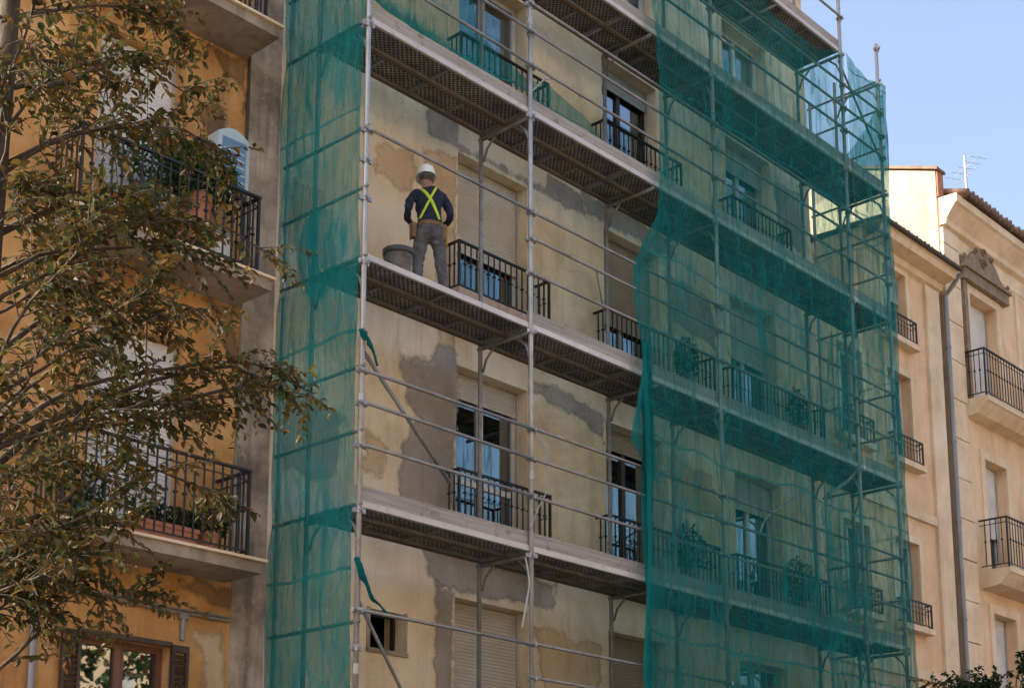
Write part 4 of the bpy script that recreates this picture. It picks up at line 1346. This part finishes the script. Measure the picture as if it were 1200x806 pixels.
make_worker((1.56, .50, LV[2] + .062), rz=R(-34))

# mortar bucket with its lid half off
bk = thing('mortar_bucket', (1.02, .42, LV[2] + .062), 'dark plastic mortar bucket smeared with cement left of the worker', 'bucket')
bx, by, bz = .90, .36, LV[2] + .064
MB().lathe([(.001, .001), (.125, .001), (.135, .02), (.185, .36), (.194, .365), (.194, .39), (.202, .395), (.202, .43), (.188, .43), (.181, .38), (.128, .03), (.001, .02)], 28, (bx, by, bz)).build('pail', M['bucket_smeared'], bk, True)
MB().lathe([(.1875, .365), (.206, .362), (.209, .40), (.209, .435), (.186, .437)], 28, (bx, by, bz)).build('rim', M['bucket_plastic'], bk, True)
MB().lathe([(.001, .335), (.08, .352), (.15, .335), (.178, .34)], 24, (bx, by, bz)).build('mortar_fill', M['mortar'], bk, True)
MB().path([(bx + .20 * math.cos(t), by + .10 - .02 + .05 * math.sin(t), bz + .40 - .13 * math.sin(t)) for t in [math.pi * k / 12 for k in range(13)]], .006, 6).build('handle', M['coupler_steel'], bk, True)

# ------------------------------------------------------------------ plants and trees
def add_leaf(V, Fc, Tn, p, d, nrm, L, W, tint, fold=None):
    """pointed leaf of six vertices folded along the midrib"""
    fold = random.uniform(.05, .6) if fold is None else fold
    cu = random.uniform(-.05, .35)
    d = d.normalized(); s = d.cross(nrm)
    if s.length < 1e-5: s = d.orthogonal()
    s.normalize(); n = s.cross(d)
    b = len(V)
    V += [p, p + d * L * .35 + s * W + n * W * fold, p + d * L * .72 + s * W * .72 + n * (W * fold - L * .05), p + d * L * (1 - .3 * max(0, cu)) - n * L * cu,
          p + d * L * .72 - s * W * .72 + n * (W * fold - L * .05), p + d * L * .35 - s * W + n * W * fold, p + d * L * .5]
    Fc += [(b, b + 1, b + 6), (b + 1, b + 2, b + 6), (b + 2, b + 3, b + 6), (b + 3, b + 4, b + 6), (b + 4, b + 5, b + 6), (b + 5, b, b + 6)]
    Tn += [tint] * 7


def leaf_object(name, V, Fc, Tn, parent):
    me = bpy.data.meshes.new(name)
    me.from_pydata([tuple(v) for v in V], [], Fc)
    at = me.attributes.new('tint', 'FLOAT_COLOR', 'POINT')
    at.data.foreach_set('color', [c for t in Tn for c in (*t, 1)])
    me.materials.append(M['leaf'])
    o = bpy.data.objects.new(name, me)
    return o


AUTUMN = [((.058, .056, .016), 6), ((.090, .068, .018), 7), ((.12, .068, .016), 5), ((.034, .050, .016), 4), ((.16, .085, .018), 1), ((.11, .10, .03), 3)]
FRESH = [((.04, .10, .02), 4), ((.06, .13, .03), 4), ((.09, .16, .04), 2), ((.03, .07, .02), 3)]
GREEN = [((.022, .055, .014), 4), ((.035, .075, .02), 4), ((.05, .095, .025), 2), ((.018, .04, .012), 3)]


def pick(tab):
    t = random.choices([x[0] for x in tab], [x[1] for x in tab])[0]
    k = random.uniform(.5, 1.08)
    return tuple(c * k for c in t)


def rv(): 
    while True:
        v = Vector((random.uniform(-1, 1), random.uniform(-1, 1), random.uniform(-1, 1)))
        if .05 < v.length < 1: return v


def branch_tree(label, base, top_z, tips, tab, tw=(21, 29), leafL=(.045, .10), trunk_r=.11, nleaf=13, singles=240, lean=(0, 0)):
    t = thing('street_tree', base, label, 'tree')
    bx, by, bz = base
    tp = []
    n = 14
    for i in range(n + 1):
        k = i / n
        tp.append(Vector((bx + lean[0] * k + .06 * noise.noise(Vector((k * 3, 1.3, bx))), by + lean[1] * k + .06 * noise.noise(Vector((k * 3, 7.3, by))), bz + (top_z - bz) * k)))
    MB().path(tp, [trunk_r * (1.25 - .8 * i / n) if i else trunk_r * 1.5 for i in range(n + 1)], 10).build('trunk', M['bark'], t, True)
    V, Fc, Tn = [], [], []
    br = MB()
    sing = []
    for tip in tips:
        tip = Vector(tip)
        zt = max(bz + 2.2, tip.z - random.uniform(.25, .55) * (Vector((tip.x - bx, tip.y - by)).length + .6))
        k = min(.97, max(.05, (zt - bz) / (top_z - bz)))
        st = tp[int(k * n)].lerp(tp[min(n, int(k * n) + 1)], k * n - int(k * n))
        L = (tip - st).length
        m = 9
        pts = []
        ph = random.uniform(0, 9)
        for i in range(m + 1):
            q = i / m
            p = st.lerp(tip, q) + Vector((0, 0, .16 * L * math.sin(q * math.pi))) * .6
            p += Vector((noise.noise(Vector((q * 2.4, ph, 1))), noise.noise(Vector((q * 2.4, ph, 5))), noise.noise(Vector((q * 2.4, ph, 9))))) * .16 * L * math.sin(min(1, q * 1.3) * math.pi * .5) * (1 - q * .6)
            pts.append(p)
        r0 = .006 + .0075 * L
        br.path(pts, [r0 * (1 - .85 * i / m) for i in range(m + 1)], 6)
        nt_ = random.randint(*tw)
        for j in range(nt_):
            q = random.uniform(.28, 1.0) if j else 1.0
            i = min(m - 1, int(q * m)); p0 = pts[i].lerp(pts[i + 1], q * m - i)
            ax_ = (pts[i + 1] - pts[i]).normalized()
            d = (ax_ * .7 + rv() * .95 + Vector((0, 0, .05))).normalized()
            TL = random.uniform(.22, .62) * (1.15 - .4 * q)
            tpp = []
            for s_ in range(6):
                u = s_ / 5
                tpp.append(p0 + d * TL * u + Vector((0, 0, -.22 * TL * u * u)))
            br.path(tpp, [.0055 * (1 - .7 * s_ / 5) for s_ in range(6)], 4, False)
            nl = max(5, int(nleaf * TL / .42))
            for l_ in range(nl):
                u = (l_ + random.uniform(.2, .9)) / nl
                u = .15 + .85 * u
                i2 = min(4, int(u * 5)); pp = tpp[i2].lerp(tpp[i2 + 1], u * 5 - i2)
                sd = d.cross(Vector((0, 0, 1))); sd = sd.normalized() if sd.length > 1e-4 else Vector((1, 0, 0))
                sd = sd * (1 if l_ % 2 else -1)
                ld = (d * random.uniform(.2, .9) + sd * random.uniform(.4, 1.1) + Vector((0, 0, random.uniform(-1.0, .25))) + rv() * .3).normalized()
                nr = (Vector((0, 0, 1)) + rv() * .8).normalized()
                LL = random.uniform(*leafL)
                if len(sing) < singles and random.random() < .08:
                    sing.append((pp, ld, nr, LL))
                else:
                    add_leaf(V, Fc, Tn, pp, ld, nr, LL, LL * random.uniform(.19, .27), pick(tab))
    cr = br.build('branches', M['bark'], t, True)
    fo = leaf_object('crown', V, Fc, Tn, t)
    link(fo, t); fo['kind'] = 'stuff'
    # single leaves standing out at the twig ends share six meshes
    kinds_ = []
    for k in range(6):
        v_, f_, t_ = [], [], []
        add_leaf(v_, f_, t_, Vector((0, 0, 0)), Vector((1, 0, 0)), Vector((0, 0, 1)), 1.0, .23, pick(tab))
        ob = leaf_object('leaf', v_, f_, t_, None)
        kinds_.append(ob.data); bpy.data.objects.remove(ob)
    for (pp, ld, nr, LL) in sing:
        s_ = ld.cross(nr).normalized(); n_ = s_.cross(ld)
        o = inst('leaf', random.choice(kinds_), fo, pp)
        o.rotation_euler = Matrix((ld, s_, n_)).transposed().to_euler()
        o.scale = (LL, LL, LL)
    return t


TIPS = [(-4.3, -4.2, 5.69), (-5.04, -4.6, 5.27), (-4.43, -4.0, 6.77), (-5.53, -4.8, 6.15), (-5.2, -4.4, 7.06), (-5.66, -4.4, 7.99), (-6.6, -5.2, 7.05), (-5.17, -4.0, 7.78), (-5.92, -4.6, 3.75), (-6.76, -5.3, 3.72), (-5.13, -4.3, 4.68), (-6.26, -5.2, 4.31), (-6.47, -5.6, 5.41), (-7.08, -5.8, 5.57), (-5.47, -3.6, 5.66), (-5.9, -5.0, 4.95), (-6.34, -3.8, 7.49), (-7.23, -5.6, 4.81), (-5.97, -3.8, 4.9), (-6.36, -4.0, 4.06), (-7.46, -5.5, 6.64), (-5.65, -3.6, 7.59), (-4.93, -4.0, 5.98), (-6.08, -3.6, 6.33), (-6.09, -5.0, 6.19), (-7.28, -5.4, 4.05), (-6.27, -4.4, 5.78), (-7.07, -4.9, 6.04), (-6.19, -5.0, 6.76), (-7.17, -4.0, 6.92), (-7.63, -5.0, 4.85), (-7.53, -4.5, 8.18), (-6.43, -4.5, 8.59), (-7.33, -5.5, 7.25), (-5.89, -4.0, 8.43), (-6.74, -4.6, 3.62), (-5.85, -4.2, 4.3),
        (-8.2, -4.2, 6.0), (-8.3, -5.0, 7.2), (-7.6, -3.4, 5.2), (-7.8, -5.2, 8.6), (-6.9, -4.2, 9.3), (-4.22, -4.2, 5.62), (-4.55, -4.4, 5.55), (-6.5, -4.8, 3.7), (-6.2, -4.3, 3.85), (-6.7, -4.0, 4.4), (-6.0, -4.7, 5.6), (-5.6, -4.2, 6.5), (-6.6, -4.4, 6.4)]
random.seed(11)
branch_tree('autumn street tree with brown and olive leaves in the left foreground', (-7.08, -4.5, .006), 9.4, TIPS, AUTUMN)
random.seed(23)
t2 = []
for k in range(50):
    a = random.uniform(0, 2 * math.pi); rr = random.uniform(.4, 2.2); zz = random.uniform(3.2, 6.1)
    rr *= math.sqrt(max(.08, 1 - ((zz - 4.3) / 1.95) ** 2))
    t2.append((12.55 + rr * math.cos(a), -2.2 + rr * .9 * math.sin(a), zz))
branch_tree('dark green street tree crown at the bottom right corner', (12.55, -2.2, .14), 5.4, t2, GREEN, (14, 20), (.07, .12), .08, 15, 60)


def shrub(name, label, cat, loc, rad, n, tab, leafL, pot=None, group=None, stems=9, droop=-.1):
    t = thing(name, loc, label, cat, group)
    x, y, z = loc
    hb = 0
    if pot:
        mat, r_, h_ = pot
        MB().lathe([(.001, .002), (r_ * .72, .002), (r_ * .98, h_ * .86), (r_ * 1.08, h_ * .86), (r_ * 1.08, h_), (r_ * .96, h_), (r_ * .9, h_ * .9), (.001, h_ * .9)], 18, loc).build('pot', M[mat], t)
        hb = h_ * .9
    V, Fc, Tn = [], [], []
    st = MB()
    for k in range(stems):
        d = Vector((random.uniform(-1, 1) * rad[0], random.uniform(-1, 1) * rad[1], rad[2] * random.uniform(.7, 1.9)))
        st.path([(x, y, z + hb), Vector((x, y, z + hb)) + d * .5 + Vector((0, 0, .05)), Vector((x, y, z + hb)) + d], [.010, .007, .004], 5, False)
    for k in range(n):
        v = rv()
        v = v.normalized() * (v.length ** .45)
        w_ = 1 + .35 * noise.noise(v * 2.3 + Vector(loc))
        p = Vector((x + v.x * rad[0] * w_, y + v.y * rad[1] * w_, z + hb + rad[2] * (1 + v.z * w_)))
        ld = (v * .8 + rv() * .8 + Vector((0, 0, droop))).normalized()
        LL = random.uniform(*leafL)
        add_leaf(V, Fc, Tn, p, ld, (v + rv() * .6).normalized(), LL, LL * .24, pick(tab))
    st.build('stems', M['bark'], t)
    fo = leaf_object('foliage', V, Fc, Tn, t)
    link(fo, t); fo['kind'] = 'stuff'
    return t


random.seed(31)
shrub('balcony_shrub', 'bushy green shrub spilling over the middle ochre balcony railing', 'plant', (-1.50, 1.33, 9.335), (.52, .26, .38), 1700, FRESH, (.06, .10), ('terracotta', .17, .85), 'balcony plants')
shrub('balcony_shrub', 'leggy green shrub in front of the upper white roller shutter', 'plant', (-2.2, 1.38, 9.335), (.32, .2, .40), 420, FRESH, (.06, .10), ('dark_green_pot', .15, .75), 'balcony plants')
shrub('balcony_shrub', 'low dark plant at the right end of the lower ochre balcony', 'plant', (-1.12, 1.38, 5.805), (.24, .18, .16), 520, GREEN, (.04, .07), ('terracotta', .13, .28), 'balcony plants')
shrub('balcony_shrub', 'dark leafy plant behind the lower ochre balcony bars at its left', 'plant', (-2.75, 1.40, 5.805), (.28, .18, .24), 600, GREEN, (.04, .08), ('dark_green_pot', .14, .3), 'balcony plants')

# terracotta trough with plants on the lower balcony
tr = thing('terracotta_trough', (-1.9, 1.23, 5.805), 'long terracotta trough behind the bars of the lower ochre balcony', 'planter')
b = MB()
x0, x1, y0, y1, z0, z1 = -2.33, -1.42, 1.14, 1.33, 5.805, 6.03
b.add([(x0 + .03, y0 + .02, z0), (x1 - .03, y0 + .02, z0), (x1 - .03, y1 - .02, z0), (x0 + .03, y1 - .02, z0), (x0, y0, z1), (x1, y0, z1), (x1, y1, z1), (x0, y1, z1),
       (x0 + .02, y0 + .02, z1), (x1 - .02, y0 + .02, z1), (x1 - .02, y1 - .02, z1), (x0 + .02, y1 - .02, z1), (x0 + .02, y0 + .02, z1 - .04), (x1 - .02, y0 + .02, z1 - .04), (x1 - .02, y1 - .02, z1 - .04), (x0 + .02, y1 - .02, z1 - .04)],
      [(0, 3, 2, 1), (0, 1, 5, 4), (1, 2, 6, 5), (2, 3, 7, 6), (3, 0, 4, 7), (4, 5, 9, 8), (5, 6, 10, 9), (6, 7, 11, 10), (7, 4, 8, 11), (8, 9, 13, 12), (9, 10, 14, 13), (10, 11, 15, 14), (11, 8, 12, 15)])
b.build('trough', M['terracotta'], tr)
MB().box(x0 + .021, x1 - .021, y0 + .021, y1 - .021, z1 - .06, z1 - .035).build('soil', M['soil'], tr)
MB().box(x0 - .008, x1 + .008, y0 - .01, y0 + .003, z1 - .045, z1 + .002).build('rim', M['terracotta'], tr)
shrub('trough_plants', 'dense dark plants growing out of the terracotta trough', 'plant', (-1.75, 1.24, 5.995), (.42, .10, .13), 900, GREEN, (.04, .07), None, 'balcony plants', 14)
# plants on the netted balconies
shrub('balcony_shrub', 'potted shrub behind the net on the upper middle balcony', 'plant', (8.75, 1.55, F[2] + .165), (.28, .10, .35), 420, GREEN, (.05, .09), ('terracotta', .12, .25), 'balcony plants')
shrub('balcony_shrub', 'potted shrub behind the net on the upper right balcony', 'plant', (12.3, 1.55, F[2] + .165), (.30, .10, .35), 420, GREEN, (.05, .09), ('terracotta', .12, .25), 'balcony plants')
shrub('balcony_shrub', 'tangled potted plant behind the net on the lower right balcony', 'plant', (12.1, 1.55, F[1] + .165), (.5, .10, .38), 520, GREEN, (.05, .09), ('terracotta', .12, .25), 'balcony plants')
shrub('balcony_shrub', 'tangled potted plant behind the net on the lower middle balcony', 'plant', (8.7, 1.55, F[1] + .165), (.45, .10, .38), 520, GREEN, (.05, .09), ('terracotta', .12, .25), 'balcony plants')

# small washing left on the middle balcony, seen through the bars
def vent_unit(label, x0, x1, y0, y1, z0, z1, arched=False):
    t = thing('air_conditioner', ((x0 + x1) / 2, (y0 + y1) / 2, z0), label, 'air conditioner')
    n = 10
    po = [(x0, z0), (x1, z0)] + [(x1 - (x1 - x0) * k / n, z1 + (.10 * math.sin(math.pi * k / n) if arched else .0)) for k in range(n + 1)]
    MB().prism(po, y0, y1).build('casing', M['ac_white'], t)
    po2 = [(x0 + .05 + (px - x0) * .0, pz) for px, pz in []]
    MB().box(x0 + .06, x1 - .06, y0 - .012, y0 - .001, z0 + .06, z1 - .05).build('front_panel', M['blue_object'], t)
    for k in range(5):
        z = z0 + .1 + k * (z1 - z0 - .22) / 5
        MB().box(x0 + .08, x1 - .08, y0 - .018, y0 - .0125, z, z + .02).build('louvre', M['ac_white'], t)
    for xx in (x0 + .05, x1 - .09):
        MB().box(xx, xx + .04, y0 + .03, WY - .002, z0 - .05, z0 - .002).build('bracket', M['brown_iron'], t)
    return t


vent_unit('pale blue cabinet air conditioner on the wall beside the middle ochre balcony shrub', -1.16, -.68, 1.44, 1.66, 10.55, 11.25, True)
ac = thing('storage_box', (-1.35, 1.5, 9.335), 'pale box standing behind the bars of the middle ochre balcony', 'box')
MB().box(-1.28, -.98, 1.36, 1.62, 9.337, 9.85).build('case', M['white_frame'], ac)
MB().box(-1.30, -.96, 1.34, 1.64, 9.852, 9.90).build('lid', M['zinc'], ac)

# ------------------------------------------------------------------ trees across the street, behind the photographer (unseen, added to dim the lower facades; they show in the window panes)
random.seed(41)
for k, (tx, ty, hh, say) in enumerate(((-4.5, -17.5, 10.4, 'opposite the ochre building'), (3.5, -18.0, 11.0, 'opposite the open scaffold bay'), (11.0, -17.6, 10.5, 'opposite the netted bays'), )):
    t = thing('shading_avenue_tree', (tx, ty, .006), 'unseen broad green tree added across the street ' + say, 'tree', 'unseen trees across the street')
    MB().path([(tx, ty, .006), (tx + .1, ty, 1.5), (tx, ty + .1, 3.2), (tx + .15, ty, 6)], [.2, .15, .12, .05], 8).build('trunk', M['bark'], t, True)
    V, Fc, Tn = [], [], []
    for q in range(2600):
        v = rv(); v = v.normalized() * v.length ** .5
        w_ = 1 + .5 * noise.noise(v * 1.8 + Vector((tx, 0, 0)))
        p = Vector((tx + v.x * 3.4 * w_, ty + v.y * 2.6 * w_, 2.9 + (hh - 2.9) * .5 * (1 + v.z * w_)))
        LL = random.uniform(.22, .4)
        add_leaf(V, Fc, Tn, p, (v + rv()).normalized(), rv().normalized(), LL, LL * .3, pick(GREEN if random.random() < .7 else AUTUMN))
    fo = leaf_object('crown', V, Fc, Tn, t); link(fo, t); fo['kind'] = 'stuff'

# sunlit houses added unseen across the street (they throw warm light back and stand in the window reflections)
simple('warm_facade', (.50, .36, .22), (.58, .43, .27), 1.2, .9, 0, .2)
for (x0, x1, zt, say) in ((-26, -2.5, 13.5, 'unseen sunlit cream row house added across the street, left of the trees'), (-2.3, 17, 14.5, 'unseen sunlit cream row house added across the street, behind the trees'), (17.2, 40, 13.0, 'unseen sunlit cream row house added across the street, right of the trees')):
    t = thing('bounce_row_house', ((x0 + x1) / 2, -24, .006), say, 'house', 'unseen houses across the street')
    ops_ = []
    xx = x0 + 1.4
    while xx + 1.2 < x1 - .8:
        for zz in (1.0, 4.2, 7.4, 10.4): ops_.append((xx, xx + 1.2, zz, zz + 1.9))
        xx += 3.0
    facade(t, 'wall', M['warm_facade'], x0, x1, .008, zt, -24, ops_, -.32, depth=-9)
    for o in ops_:
        w = MB().box(o[0], o[1], -24.22, -24.16, o[2], o[3]).build('window', M['grey_shutter'] if random.random() < .5 else M['room_dark'], t)
    MB().box(x0 - .05, x1 + .05, -24.1, -23.6, zt - .3, zt + .1).build('cornice', M['cream'], t)
